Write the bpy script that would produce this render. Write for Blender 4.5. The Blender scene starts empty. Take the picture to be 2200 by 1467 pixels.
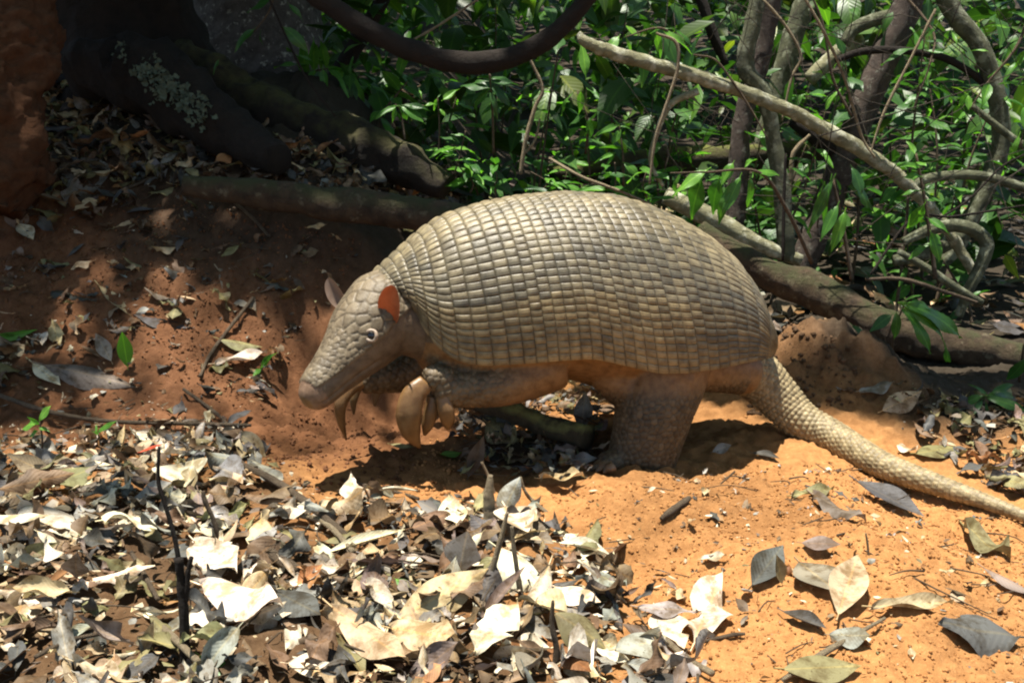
import bpy, math, random
import numpy as np
from mathutils import Vector, Matrix
from mathutils.bvhtree import BVHTree
from mathutils.kdtree import KDTree

random.seed(7)
rng = np.random.default_rng(11)
scene = bpy.context.scene
COL = scene.collection

# ------------------------------------------------------------------ camera, sky, sun, exposure
CAM = np.array([0.0, 0.0, 0.72])
PITCH = math.radians(12.0)
FPX = 2359.0                      # focal length in pixels of the 2200 px wide photograph
cam_data = bpy.data.cameras.new("camera")
cam_data.sensor_width = 36.0
cam_data.lens = 36.0 * FPX / 2200.0
cam_data.clip_start = 0.05
cam_data.clip_end = 200.0
cam = bpy.data.objects.new("camera", cam_data)
cam.location = CAM
cam.rotation_euler = (math.radians(90) - PITCH, 0, 0)
COL.objects.link(cam)
scene.camera = cam

TO_SUN = Vector((-0.12, -0.03, 1.0)).normalized()
SUN_EL = math.asin(TO_SUN.z)
SUN_ROT = math.atan2(TO_SUN.x, TO_SUN.y)
world = bpy.data.worlds.new("World")
scene.world = world
world.use_nodes = True
wn = world.node_tree
sky = wn.nodes.new("ShaderNodeTexSky")
sky.sky_type = 'NISHITA'
sky.sun_disc = False
sky.sun_elevation = SUN_EL
sky.sun_rotation = SUN_ROT
bg = wn.nodes["Background"]
bg.inputs[1].default_value = 0.085
wn.links.new(sky.outputs[0], bg.inputs[0])
sun_data = bpy.data.lights.new("sun", 'SUN')
sun_data.energy = 5.0
sun_data.angle = math.radians(0.5)
sun_data.color = (1.0, 0.95, 0.85)
sun = bpy.data.objects.new("sun", sun_data)
sun.rotation_euler = TO_SUN.to_track_quat('Z', 'Y').to_euler()
sun.location = (0, 0, 12)
COL.objects.link(sun)
scene.view_settings.view_transform = 'Standard'
scene.view_settings.look = 'None'
scene.view_settings.gamma = 1.0
scene.view_settings.use_curve_mapping = False
scene.view_settings.exposure = 1.32
scene.cycles.max_bounces = 8
scene.cycles.pixel_filter_type = 'BLACKMAN_HARRIS'
scene.cycles.filter_width = 2.1

# ------------------------------------------------------------------ small helpers
def smooth(t):
    t = np.clip(t, 0, 1)
    return t * t * (3 - 2 * t)

def _h(ix, iy, iz):
    n = (ix.astype(np.int64) * 374761393 + iy.astype(np.int64) * 668265263 + iz.astype(np.int64) * 2147483647) & 0xffffffff
    n = ((n ^ (n >> 13)) * 1274126177) & 0xffffffff
    n = (n ^ (n >> 16)) & 0xffffff
    return n / float(0xffffff) * 2 - 1

def vnoise(x, y, z=None):
    x = np.asarray(x, float); y = np.asarray(y, float)
    z = np.zeros_like(x) if z is None else np.asarray(z, float)
    x, y, z = np.broadcast_arrays(x, y, z)
    ix, iy, iz = np.floor(x), np.floor(y), np.floor(z)
    fx, fy, fz = smooth(x - ix), smooth(y - iy), smooth(z - iz)
    r = 0
    for a in (0, 1):
        for b in (0, 1):
            for c in (0, 1):
                w = (fx if a else 1 - fx) * (fy if b else 1 - fy) * (fz if c else 1 - fz)
                r = r + w * _h(ix + a, iy + b, iz + c)
    return r

def H(x, y):
    """height of the forest floor"""
    x = np.asarray(x, float); y = np.asarray(y, float)
    left = smooth((0.10 - x) / 0.80)
    z = left * 0.82 * smooth((y - 2.35) / 1.55)
    z = z + (1 - left) * 0.22 * smooth((y - 3.1) / 3.0)
    z = z + 0.10 * np.maximum(0, y - 6.0) ** 1.25
    z = z - 0.21 * np.exp(-((x + 0.40) / 0.24) ** 2 - ((y - 2.74) / 0.24) ** 2)
    z = z - 0.02 * np.exp(-((x - 0.05) / 0.40) ** 2 - ((y - 2.22) / 0.16) ** 2)
    z = z + 0.035 * np.exp(-((x - 0.50) / 0.40) ** 2 - ((y - 1.75) / 0.28) ** 2)
    z = z - 0.045 * smooth((x - 0.55) / 0.3) * smooth((2.5 - y) / 0.3)
    z = z + 0.15 * np.exp(-(((x - 0.82) / 0.21) ** 2) ** 1.3 - (((y - 2.80) / 0.21) ** 2) ** 1.3)
    heap = np.exp(-((x - 0.82) / 0.22) ** 2 - ((y - 2.74) / 0.2) ** 2)
    z = z + heap * (0.05 * np.abs(vnoise(x * 14 + y * 6, y * 9 + 4)) + 0.024 * vnoise(x * 34, y * 26) + 0.010 * vnoise(x * 80, y * 70))
    near = smooth((7 - y) / 3)
    z = z + 0.020 * vnoise(x * 4.3, y * 4.3) + 0.009 * vnoise(x * 11, y * 11 + 7)
    z = z + near * (0.0075 * vnoise(x * 29 + 3, y * 29) + 0.016 * smooth((0.05 - x) / 0.3) * smooth((y - 2.0) / 0.4) * (np.abs(vnoise(x * 17, y * 13 + 2)) + 0.5 * vnoise(x * 40 + 1, y * 36)) + 0.0085 * np.abs(vnoise(x * 55, y * 55 + 5)) + 0.0030 * vnoise(x * 130, y * 130))
    return z

def Hf(x, y):
    return float(H(np.array([x]), np.array([y]))[0])

_cp, _sp = math.cos(PITCH), math.sin(PITCH)
def ray(px, py):
    a = (px - 1100.0) / FPX
    b = (733.5 - py) / FPX
    return np.array([a, _cp + b * _sp, -_sp + b * _cp])

def at(px, py, Y):
    d = ray(px, py)
    return CAM + d * (Y / d[1])

def pix(P):
    q = np.asarray(P, float) - CAM
    dep = q[..., 1] * _cp - q[..., 2] * _sp
    dep = np.where(dep < 0.05, 0.05, dep)
    up = q[..., 1] * _sp + q[..., 2] * _cp
    return 1100 + FPX * q[..., 0] / dep, 733.5 - FPX * up / dep

def ground(px, py, tmin=0.9):
    d = ray(px, py)
    t = np.arange(tmin, 14, 0.006)
    P = CAM[None] + d[None] * t[:, None]
    under = P[:, 2] < H(P[:, 0], P[:, 1])
    k = int(np.argmax(under)) if under.any() else len(t) - 1
    p = P[k]
    return np.array([p[0], p[1], Hf(p[0], p[1])])

def inside(poly, px, py):
    px = np.asarray(px, float); py = np.asarray(py, float)
    r = np.zeros(px.shape, bool)
    n = len(poly)
    for i in range(n):
        x1, y1 = poly[i]; x2, y2 = poly[(i + 1) % n]
        c = ((y1 > py) != (y2 > py)) & (px < (x2 - x1) * (py - y1) / ((y2 - y1) or 1e-9) + x1)
        r ^= c
    return r

def tag(o, label=None, cat=None, group=None, kind=None):
    if label: o["label"] = label
    if cat: o["category"] = cat
    if group: o["group"] = group
    if kind: o["kind"] = kind
    return o

def make_mesh(name, V, F, mat, col=None, uv=None, smooth_shade=True):
    me = bpy.data.meshes.new(name)
    V = np.asarray(V, np.float32)
    if isinstance(F, np.ndarray):
        n, k = F.shape
        me.vertices.add(len(V)); me.vertices.foreach_set("co", V.ravel())
        me.loops.add(n * k); me.loops.foreach_set("vertex_index", F.astype(np.int32).ravel())
        me.polygons.add(n)
        me.polygons.foreach_set("loop_start", np.arange(0, n * k, k, dtype=np.int32))
        me.update(calc_edges=True)
    else:
        me.from_pydata(V.tolist(), [], F)
        me.update()
    if col is not None:
        a = me.color_attributes.new("Col", 'FLOAT_COLOR', 'POINT')
        c = np.ones((len(V), 4), np.float32); c[:, :3] = col
        a.data.foreach_set("color", c.ravel())
    if uv is not None:
        u = me.uv_layers.new(name="UV")
        li = np.empty(len(me.loops), np.int32); me.loops.foreach_get("vertex_index", li)
        u.data.foreach_set("uv", np.asarray(uv, np.float32)[li].ravel())
    me.polygons.foreach_set("use_smooth", np.full(len(me.polygons), smooth_shade))
    if mat: me.materials.append(mat)
    return me

def link(name, me, parent=None, loc=None):
    o = bpy.data.objects.new(name, me)
    COL.objects.link(o)
    if parent: o.parent = parent
    if loc is not None: o.location = loc
    return o

def empty(name, loc):
    o = bpy.data.objects.new(name, None)
    o.empty_display_size = 0.05
    o.location = loc
    COL.objects.link(o)
    return o

class Geo:
    """gathers quad grids and tubes into one mesh"""
    def __init__(self):
        self.V, self.F, self.C, self.U, self.n = [], [], [], [], 0
    def add(self, V, F, col=None, uv=None):
        V = np.asarray(V, float)
        self.V.append(V); self.F.append(np.asarray(F, int) + self.n)
        self.C.append(np.broadcast_to(np.array(col if col is not None else (1, 1, 1), float), (len(V), 3)))
        self.U.append(np.zeros((len(V), 2)) if uv is None else uv)
        self.n += len(V)
    def mesh(self, name, mat):
        return make_mesh(name, np.vstack(self.V), np.vstack(self.F), mat, np.vstack(self.C), np.vstack(self.U))

def catmull(P, n):
    P = np.asarray(P, float)
    if len(P) < 3:
        t = np.linspace(0, 1, n)[:, None]
        return P[0] * (1 - t) + P[-1] * t
    Q = np.vstack([2 * P[0] - P[1], P, 2 * P[-1] - P[-2]])
    m = len(P) - 1
    out = []
    for u in np.linspace(0, m, n):
        i = min(int(u), m - 1); t = u - i
        a, b, c, d = Q[i], Q[i + 1], Q[i + 2], Q[i + 3]
        out.append(0.5 * (2 * b + (c - a) * t + (2 * a - 5 * b + 4 * c - d) * t * t + (3 * b - a - 3 * c + d) * t ** 3))
    return np.array(out)

def grid_faces(nu, nv, wrap=False):
    i, j = np.meshgrid(np.arange(nu - 1), np.arange(nv if wrap else nv - 1), indexing='ij')
    a = i * nv + j; b = i * nv + (j + 1) % nv
    return np.stack([a, b, b + nv, a + nv], -1).reshape(-1, 4)

def tube(P, R, n=None, sides=12, rough=0.0, freq=20.0, flat=1.0, seed=0.0, raw=False):
    """a tapering tube through P, closed with small caps; rough = relative bark relief"""
    P = np.asarray(P, float); R = np.atleast_1d(np.asarray(R, float))
    if len(R) == 1: R = np.repeat(R, len(P))
    n = n or max(4, 6 * (len(P) - 1) + 1)
    if raw: C, n = P, len(P)
    else:
        C = catmull(P, n)
    rad = np.interp(np.linspace(0, len(R) - 1, n), np.arange(len(R)), R)
    T = np.gradient(C, axis=0); T /= np.linalg.norm(T, axis=1)[:, None] + 1e-12
    ref = np.array([0, 0, 1.0]) if abs(T[0][2]) < 0.9 else np.array([1.0, 0, 0])
    A = np.zeros_like(C); a = np.cross(ref, T[0]); a /= np.linalg.norm(a)
    for i in range(n):
        a = a - T[i] * a.dot(T[i]); a /= np.linalg.norm(a) + 1e-12; A[i] = a
    B = np.cross(T, A)
    th = np.linspace(0, 2 * np.pi, sides, endpoint=False)
    r = rad[:, None] * np.ones(sides)[None]
    dirs = A[:, None] * np.cos(th)[None, :, None] + B[:, None] * np.sin(th)[None, :, None] * flat
    V = C[:, None] + dirs * r[..., None]
    if rough > 0:
        q = V.reshape(-1, 3)
        k = vnoise(q[:, 0] * freq + seed, q[:, 1] * freq, q[:, 2] * freq) + 0.5 * vnoise(q[:, 0] * freq * 2.7, q[:, 1] * freq * 2.7 + seed, q[:, 2] * freq * 2.7)
        V = C[:, None] + dirs * (r * (1 + rough * k.reshape(n, sides)))[..., None]
    ends0 = C[0] + dirs[0] * (rad[0] * 0.02)
    ends1 = C[-1] + dirs[-1] * (rad[-1] * 0.02)
    V = np.concatenate([ends0[None], V, ends1[None]], 0)
    L = np.concatenate([[0], np.cumsum(np.linalg.norm(np.diff(C, axis=0), axis=1))]); L = np.concatenate([[0], L, [L[-1]]])
    uv = np.stack([np.repeat(L[:, None], sides, 1), np.repeat((th / (2 * np.pi))[None], n + 2, 0)], -1).reshape(-1, 2)
    return V.reshape(-1, 3), grid_faces(n + 2, sides, True), uv

def tube_mesh(name, P, R, mat, **k):
    V, F, uv = tube(P, R, **k)
    return make_mesh(name, V, F, mat, None, uv)

# ------------------------------------------------------------------ materials
def new_mat(name):
    m = bpy.data.materials.new(name); m.use_nodes = True
    nt = m.node_tree
    return m, nt, nt.nodes, nt.links, nt.nodes["Principled BSDF"]

def mixc(nt, a, b, fac, mode='MIX'):
    n = nt.nodes.new("ShaderNodeMix"); n.data_type = 'RGBA'; n.blend_type = mode
    for s, v in ((0, fac), (6, a), (7, b)):
        if hasattr(v, "links") or isinstance(v, bpy.types.NodeSocket): nt.links.new(v, n.inputs[s])
        elif s == 0: n.inputs[s].default_value = v
        else: n.inputs[s].default_value = (*v, 1)
    return n.outputs[2]

def noise(nt, scale, detail=4, rough=0.55, coord='Object'):
    tc = nt.nodes.new("ShaderNodeTexCoord")
    n = nt.nodes.new("ShaderNodeTexNoise")
    n.inputs["Scale"].default_value = scale; n.inputs["Detail"].default_value = detail; n.inputs["Roughness"].default_value = rough
    nt.links.new(tc.outputs[coord], n.inputs["Vector"])
    return n.outputs[0]

def ramp(nt, sock, lo, hi):
    n = nt.nodes.new("ShaderNodeMapRange"); n.clamp = True
    n.inputs[1].default_value = lo; n.inputs[2].default_value = hi
    nt.links.new(sock, n.inputs[0]); return n.outputs[0]

def bump(nt, bs, height, strength, dist):
    b = nt.nodes.new("ShaderNodeBump"); b.inputs["Strength"].default_value = strength; b.inputs["Distance"].default_value = dist
    nt.links.new(height, b.inputs["Height"]); nt.links.new(b.outputs[0], bs.inputs["Normal"])

def attr(nt, name="Col"):
    a = nt.nodes.new("ShaderNodeAttribute"); a.attribute_name = name
    return a.outputs[0]

def mat_soil():
    m, nt, N, L, bs = new_mat("soil")
    c = attr(nt)
    f = ramp(nt, noise(nt, 45, 6, 0.65), 0.35, 0.65)
    c2 = mixc(nt, c, mixc(nt, c, (0.66, 0.62, 0.58), 1.0, 'MULTIPLY'), f)
    g = ramp(nt, noise(nt, 260, 3), 0.60, 0.72)
    c3 = mixc(nt, c2, mixc(nt, c2, (1.35, 1.42, 1.55), 1.0, 'MULTIPLY'), g)
    L.new(c3, bs.inputs["Base Color"]); bs.inputs["Roughness"].default_value = 0.95
    bs.inputs["Specular IOR Level"].default_value = 0.15
    bump(nt, bs, noise(nt, 170, 7, 0.75), 0.75, 0.008)
    return m

def mat_dead_leaf():
    m, nt, N, L, bs = new_mat("dead_leaf")
    c = attr(nt)
    f = ramp(nt, noise(nt, 30, 6, 0.65), 0.45, 0.62)
    c2 = mixc(nt, c, mixc(nt, c, (0.46, 0.38, 0.28), 1.0, 'MULTIPLY'), f)
    sp = ramp(nt, noise(nt, 140, 2), 0.66, 0.72)
    c3 = mixc(nt, c2, mixc(nt, c2, (0.45, 0.38, 0.30), 1.0, 'MULTIPLY'), sp)
    uv = N.new("ShaderNodeTexCoord"); sep = N.new("ShaderNodeSeparateXYZ"); L.new(uv.outputs["UV"], sep.inputs[0])
    ab = N.new("ShaderNodeMath"); ab.operation = 'ABSOLUTE'; L.new(sep.outputs[1], ab.inputs[0])
    rib = ramp(nt, ab.outputs[0], 0.085, 0.02)
    c4 = mixc(nt, c3, mixc(nt, c3, (1.35, 1.25, 1.05), 1.0, 'MULTIPLY'), rib)
    L.new(c4, bs.inputs["Base Color"]); bs.inputs["Roughness"].default_value = 0.58
    bs.inputs["Specular IOR Level"].default_value = 0.25
    # side veins as relief: bands slanting away from the midrib
    ad = N.new("ShaderNodeMath"); ad.operation = 'MULTIPLY_ADD'; ad.inputs[1].default_value = -0.28
    L.new(ab.outputs[0], ad.inputs[0]); L.new(sep.outputs[0], ad.inputs[2])
    sn = N.new("ShaderNodeMath"); sn.operation = 'MULTIPLY'; sn.inputs[1].default_value = 75; L.new(ad.outputs[0], sn.inputs[0])
    s2 = N.new("ShaderNodeMath"); s2.operation = 'SINE'; L.new(sn.outputs[0], s2.inputs[0])
    nz = N.new("ShaderNodeMath"); nz.operation = 'ADD'; L.new(s2.outputs[0], nz.inputs[0]); L.new(noise(nt, 160, 4), nz.inputs[1])
    bump(nt, bs, nz.outputs[0], 0.12, 0.0012)
    tr = N.new("ShaderNodeBsdfTranslucent"); L.new(c4, tr.inputs[0])
    mx = N.new("ShaderNodeMixShader"); mx.inputs[0].default_value = 0.12
    L.new(bs.outputs[0], mx.inputs[1]); L.new(tr.outputs[0], mx.inputs[2]); L.new(mx.outputs[0], N["Material Output"].inputs[0])
    return m

def mat_green(name, c1, c2, rough=0.33, trans=0.25):
    m, nt, N, L, bs = new_mat(name)
    oi = N.new("ShaderNodeObjectInfo")
    c = mixc(nt, c1, c2, oi.outputs["Random"])
    f = ramp(nt, noise(nt, 9, 3), 0.4, 0.7)
    c = mixc(nt, c, mixc(nt, c, (0.70, 0.78, 0.72), 1.0, 'MULTIPLY'), f)
    uv = N.new("ShaderNodeTexCoord"); sep = N.new("ShaderNodeSeparateXYZ"); L.new(uv.outputs["UV"], sep.inputs[0])
    ab = N.new("ShaderNodeMath"); ab.operation = 'ABSOLUTE'; L.new(sep.outputs[1], ab.inputs[0])
    rib = ramp(nt, ab.outputs[0], 0.10, 0.03)
    c = mixc(nt, c, mixc(nt, c, (1.8, 1.6, 1.3), 1.0, 'MULTIPLY'), rib)
    at_ = mixc(nt, c, attr(nt), 1.0, 'MULTIPLY')
    L.new(at_, bs.inputs["Base Color"]); bs.inputs["Roughness"].default_value = rough
    bs.inputs["Specular IOR Level"].default_value = 0.30
    ad = N.new("ShaderNodeMath"); ad.operation = 'MULTIPLY_ADD'; ad.inputs[1].default_value = -0.3
    L.new(ab.outputs[0], ad.inputs[0]); L.new(sep.outputs[0], ad.inputs[2])
    sn = N.new("ShaderNodeMath"); sn.operation = 'MULTIPLY'; sn.inputs[1].default_value = 62; L.new(ad.outputs[0], sn.inputs[0])
    s2 = N.new("ShaderNodeMath"); s2.operation = 'SINE'; L.new(sn.outputs[0], s2.inputs[0])
    bump(nt, bs, s2.outputs[0], 0.10, 0.002)
    tr = N.new("ShaderNodeBsdfTranslucent")
    L.new(mixc(nt, at_, (1.5, 1.9, 0.7), 1.0, 'MULTIPLY'), tr.inputs[0])
    mx = N.new("ShaderNodeMixShader"); mx.inputs[0].default_value = trans
    L.new(bs.outputs[0], mx.inputs[1]); L.new(tr.outputs[0], mx.inputs[2]); L.new(mx.outputs[0], N["Material Output"].inputs[0])
    return m

def mat_bark(name, c1, c2, scale=14, spots=None, spot_at=(0.58, 0.66), spot_scale=22, moss=None):
    m, nt, N, L, bs = new_mat(name)
    c = mixc(nt, c1, c2, ramp(nt, noise(nt, scale, 6, 0.65), 0.35, 0.68))
    if spots:
        c = mixc(nt, c, spots, ramp(nt, noise(nt, spot_scale, 5, 0.6), *spot_at))
    if moss:
        g = N.new("ShaderNodeNewGeometry"); sep = N.new("ShaderNodeSeparateXYZ"); L.new(g.outputs["Normal"], sep.inputs[0])
        mm = N.new("ShaderNodeMath"); mm.operation = 'MULTIPLY'
        L.new(ramp(nt, sep.outputs[2], 0.0, 0.8), mm.inputs[0]); L.new(ramp(nt, noise(nt, 17, 5, 0.6), 0.38, 0.58), mm.inputs[1])
        c = mixc(nt, c, moss, mm.outputs[0])
    L.new(c, bs.inputs["Base Color"]); bs.inputs["Roughness"].default_value = 0.85
    bs.inputs["Specular IOR Level"].default_value = 0.25
    bump(nt, bs, noise(nt, scale * 4, 8, 0.75), 1.0, 0.012)
    return m

def mat_skin(name, rough=0.5, nscale=60, mul=(0.6, 0.58, 0.55), bscale=420, bstr=0.4, spec=0.4, lo=0.4, hi=0.66):
    m, nt, N, L, bs = new_mat(name)
    c = attr(nt)
    f = ramp(nt, noise(nt, nscale, 5, 0.6), lo, hi)
    c2 = mixc(nt, c, mixc(nt, c, mul, 1.0, 'MULTIPLY'), f)
    L.new(c2, bs.inputs["Base Color"]); bs.inputs["Roughness"].default_value = rough
    bs.inputs["Specular IOR Level"].default_value = spec
    bump(nt, bs, noise(nt, bscale, 4, 0.6), bstr, 0.0015)
    return m

def mat_plain(name, c, rough=0.5, spec=0.5, var=0.25, scale=80):
    m, nt, N, L, bs = new_mat(name)
    f = noise(nt, scale, 4)
    L.new(mixc(nt, c, tuple(v * (1 - var) for v in c), f), bs.inputs["Base Color"])
    bs.inputs["Roughness"].default_value = rough; bs.inputs["Specular IOR Level"].default_value = spec
    return m

SOIL = mat_soil()
DEAD = mat_dead_leaf()
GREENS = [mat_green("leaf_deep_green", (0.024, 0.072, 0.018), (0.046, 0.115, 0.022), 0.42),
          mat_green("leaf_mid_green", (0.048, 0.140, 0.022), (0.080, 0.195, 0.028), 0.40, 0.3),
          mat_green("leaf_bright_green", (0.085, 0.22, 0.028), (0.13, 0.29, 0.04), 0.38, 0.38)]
BARK_DARK = mat_bark("bark_dark_brown", (0.022, 0.015, 0.010), (0.010, 0.007, 0.005), 16)
BARK_SPECK = mat_bark("bark_grey_speckled", (0.13, 0.115, 0.105), (0.060, 0.050, 0.046), 30, (0.36, 0.35, 0.30), (0.58, 0.66), 40)
BARK_PALE = mat_bark("bark_pale_lichen", (0.30, 0.285, 0.165), (0.15, 0.14, 0.08), 24, (0.52, 0.51, 0.38), (0.50, 0.66), 30)
BARK_GREEN = mat_bark("bark_green_grey", (0.135, 0.14, 0.08), (0.050, 0.052, 0.032), 30, (0.24, 0.25, 0.17), (0.53, 0.62), 26)
BARK_BROWN = mat_bark("bark_purple_brown", (0.110, 0.082, 0.066), (0.042, 0.031, 0.026), 34, (0.17, 0.16, 0.13), (0.57, 0.66), 50)
BARK_LOG = mat_bark("bark_log", (0.085, 0.056, 0.032), (0.032, 0.021, 0.013), 26, (0.13, 0.105, 0.065), (0.58, 0.66), 38, (0.050, 0.052, 0.020))
BARK_MOSS = mat_bark("bark_mossy", (0.060, 0.045, 0.026), (0.035, 0.026, 0.016), 18, None, moss=(0.115, 0.125, 0.026))
TWIG = mat_bark("twig_brown", (0.15, 0.11, 0.07), (0.08, 0.055, 0.035), 60)
TWIG_PALE = mat_bark("twig_pale", (0.34, 0.27, 0.17), (0.20, 0.15, 0.09), 60)

# ------------------------------------------------------------------ forest floor: one sheet to far beyond the thicket
def axis(lo, a, b, hi, fine, k=1.18):
    mid = np.arange(a, b, fine)
    out, s, p = [], fine, b
    while p < hi:
        out.append(p); s *= k; p += s
    out.append(hi)
    low, s, p = [], fine, a
    while p > lo:
        s *= k; p -= s; low.append(max(p, lo))
    return np.concatenate([low[::-1], mid, out])

gx = axis(-40, -1.45, 1.45, 40, 0.0072)
gy = axis(-12, 1.0, 3.35, 60, 0.0072)
GX, GY = np.meshgrid(gx, gy)
GZ = H(GX, GY)
gcol = np.zeros(GX.shape + (3,))
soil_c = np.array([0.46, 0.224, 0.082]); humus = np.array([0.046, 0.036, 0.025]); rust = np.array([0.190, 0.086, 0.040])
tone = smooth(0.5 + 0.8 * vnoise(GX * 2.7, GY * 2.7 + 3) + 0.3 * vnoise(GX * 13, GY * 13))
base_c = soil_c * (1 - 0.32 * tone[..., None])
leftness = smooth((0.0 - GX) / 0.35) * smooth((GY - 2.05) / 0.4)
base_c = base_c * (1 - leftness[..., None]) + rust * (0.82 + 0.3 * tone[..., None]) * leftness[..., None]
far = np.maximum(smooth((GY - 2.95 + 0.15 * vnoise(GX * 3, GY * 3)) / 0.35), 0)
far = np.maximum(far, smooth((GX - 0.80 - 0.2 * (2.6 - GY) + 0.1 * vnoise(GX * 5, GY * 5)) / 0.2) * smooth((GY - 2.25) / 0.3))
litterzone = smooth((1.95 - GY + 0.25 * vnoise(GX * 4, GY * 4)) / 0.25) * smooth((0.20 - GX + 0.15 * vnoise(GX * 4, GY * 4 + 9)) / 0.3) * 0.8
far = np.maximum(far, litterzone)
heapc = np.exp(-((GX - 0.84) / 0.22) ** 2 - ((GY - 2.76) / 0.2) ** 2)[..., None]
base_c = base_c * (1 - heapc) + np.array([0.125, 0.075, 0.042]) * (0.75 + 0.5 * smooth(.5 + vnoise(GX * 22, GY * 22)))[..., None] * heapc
head_shade = smooth(1.35 - np.hypot((GX + 0.30) / 0.36, (GY - 2.45) / 0.42) + 0.25 * vnoise(GX * 6, GY * 6))[..., None] * 0.75
base_c = base_c * (1 - head_shade) + np.array([0.155, 0.066, 0.027]) * head_shade  # shade around head and forefoot painted into the soil colour
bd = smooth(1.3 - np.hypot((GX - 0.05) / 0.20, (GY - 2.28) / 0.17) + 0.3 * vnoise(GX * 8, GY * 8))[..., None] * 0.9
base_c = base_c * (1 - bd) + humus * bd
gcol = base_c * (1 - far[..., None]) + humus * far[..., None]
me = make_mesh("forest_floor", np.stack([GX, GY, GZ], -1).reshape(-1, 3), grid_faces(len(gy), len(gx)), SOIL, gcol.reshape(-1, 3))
tag(link("forest_floor", me), kind="structure")

# ------------------------------------------------------------------ leaves: one blade builder for the living and the dead
def blade(L=1.0, W=0.4, nl=9, nw=5, tip=1.0, belly=0.5, fold=0.0, roll=0.0, bend=0.0, twist=0.0, wave=0.0, wf=9.0, ph=0.0, teeth=0, ragged=0.0, seed=0, petiole=0.12):
    """a leaf lying along +x, upper side +z; returns vertices, faces, uv"""
    t = np.linspace(0, 1, nl if not teeth else nl * 3)
    nl = len(t)
    s = np.linspace(-1, 1, nw)
    k = math.log(0.5) / math.log(belly)
    w = np.sin(np.pi * np.clip(t, 1e-4, 1) ** k) ** 0.85 * (1 - 0.35 * tip * t ** 3)
    w = np.maximum(w, 0.012) * W * L * 0.5
    if teeth:
        w = w * (1 + 0.16 * ((t * teeth) % 1.0 - 0.5))
    T, S = np.meshgrid(t, s, indexing='ij')
    Wd = np.repeat(w[:, None], nw, 1)
    if ragged:
        side = np.where(S > 0, 1, 7)
        Wd = Wd * (1 - ragged * np.clip(vnoise(T * 5 + seed * 3.1, side + seed) * 1.5, 0, 1) * (np.abs(S) > 0.3))
    Y = S * Wd
    Z = fold * np.abs(S) * Wd
    if abs(roll) > 1e-3:
        a = S * roll * (0.7 + 0.3 * np.sin(T * 3 + ph))
        Rr = Wd / roll
        Y = np.sin(a) * Rr; Z = Z + (1 - np.cos(a)) * Rr
    Z = Z + wave * L * 0.1 * np.abs(S) * np.sin(T * wf + ph + S)
    X = T * L
    # twist, then bend along the length
    c, s_ = np.cos(twist * (T - .3)), np.sin(twist * (T - .3))
    Y, Z = Y * c - Z * s_, Y * s_ + Z * c
    if abs(bend) > 1e-3:
        R = L / bend; a = T * bend
        X, Z = np.sin(a) * R - Z * np.sin(a), (1 - np.cos(a)) * R + Z * np.cos(a)
    V = np.stack([X, Y, Z], -1).reshape(-1, 3)
    F = grid_faces(nl, nw)
    uv = np.stack([T, S * np.repeat((w / (W * L * 0.5))[:, None], nw, 1)], -1).reshape(-1, 2)
    if petiole:
        r = 0.010 * L
        p0 = np.array([-petiole * L, 0, 0.02 * L])
        P = np.array([p0 + [0, -r, 0], p0 + [0, r, 0], p0 + [0, 0, r * 1.5], [0.02 * L, -r, 0], [0.02 * L, r, 0], [0.02 * L, 0, r * 1.5]])
        F = np.vstack([F, np.array([[0, 1, 4, 3], [1, 2, 5, 4], [2, 0, 3, 5]]) + len(V)])
        V = np.vstack([V, P]); uv = np.vstack([uv, np.zeros((6, 2))])
    return V, F, uv

def frame(d, up):
    x = np.asarray(d, float); x = x / np.linalg.norm(x)
    y = np.cross(np.asarray(up, float), x)
    if np.linalg.norm(y) < 1e-6: y = np.cross([0.3, 1, 0.1], x)
    y /= np.linalg.norm(y)
    z = np.cross(x, y)
    return np.stack([x, y, z], 1)     # columns

KINDS = {
    "lance": dict(W=0.30, belly=0.42, tip=1.0), "oval": dict(W=0.46, belly=0.48, tip=0.6),
    "drip": dict(W=0.44, belly=0.40, tip=1.3), "long": dict(W=0.20, belly=0.45, tip=1.0),
    "round": dict(W=0.66, belly=0.47, tip=0.3), "toothed": dict(W=0.31, belly=0.42, tip=1.0, teeth=13)}
LEAF_ME = {}
for kname, kw in KINDS.items():
    for gi, gm in enumerate(GREENS):
        for v in range(3):
            V, F, uv = blade(1.0, nl=9, nw=5, fold=[0.15, 0.3, 0.05][v], roll=[-0.35, 0.2, -0.5][v], bend=[-0.7, -0.35, -1.1][v],
                             twist=[0.3, -0.5, 0.1][v], wave=0.35, ph=v * 2.0, petiole=0.10, **kw)
            LEAF_ME[kname, gi, v] = make_mesh("leaf", V, F, gm, np.ones((len(V), 3)), uv)

def add_leaf(parent, base, d, up, L, kind, g, v=None):
    o = bpy.data.objects.new("leaf", LEAF_ME[kind, g, random.randrange(3) if v is None else v])
    COL.objects.link(o)
    o.parent = parent
    M = Matrix(frame(d, up).tolist()).to_4x4()
    M = Matrix.Translation(Vector(np.asarray(base, float)) - parent.location) @ M @ Matrix.Scale(L, 4)
    o.matrix_local = M
    return o

def plant(name, label, cat, group, base, stems, mat=TWIG):
    base = np.asarray(base, float)
    root = empty(name, base)
    tag(root, label, cat, group)
    for P, R in stems:
        st = tube_mesh("stem", np.asarray(P, float) - base, R, mat, sides=6)
        link("stem", st, root)
    return root

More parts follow.
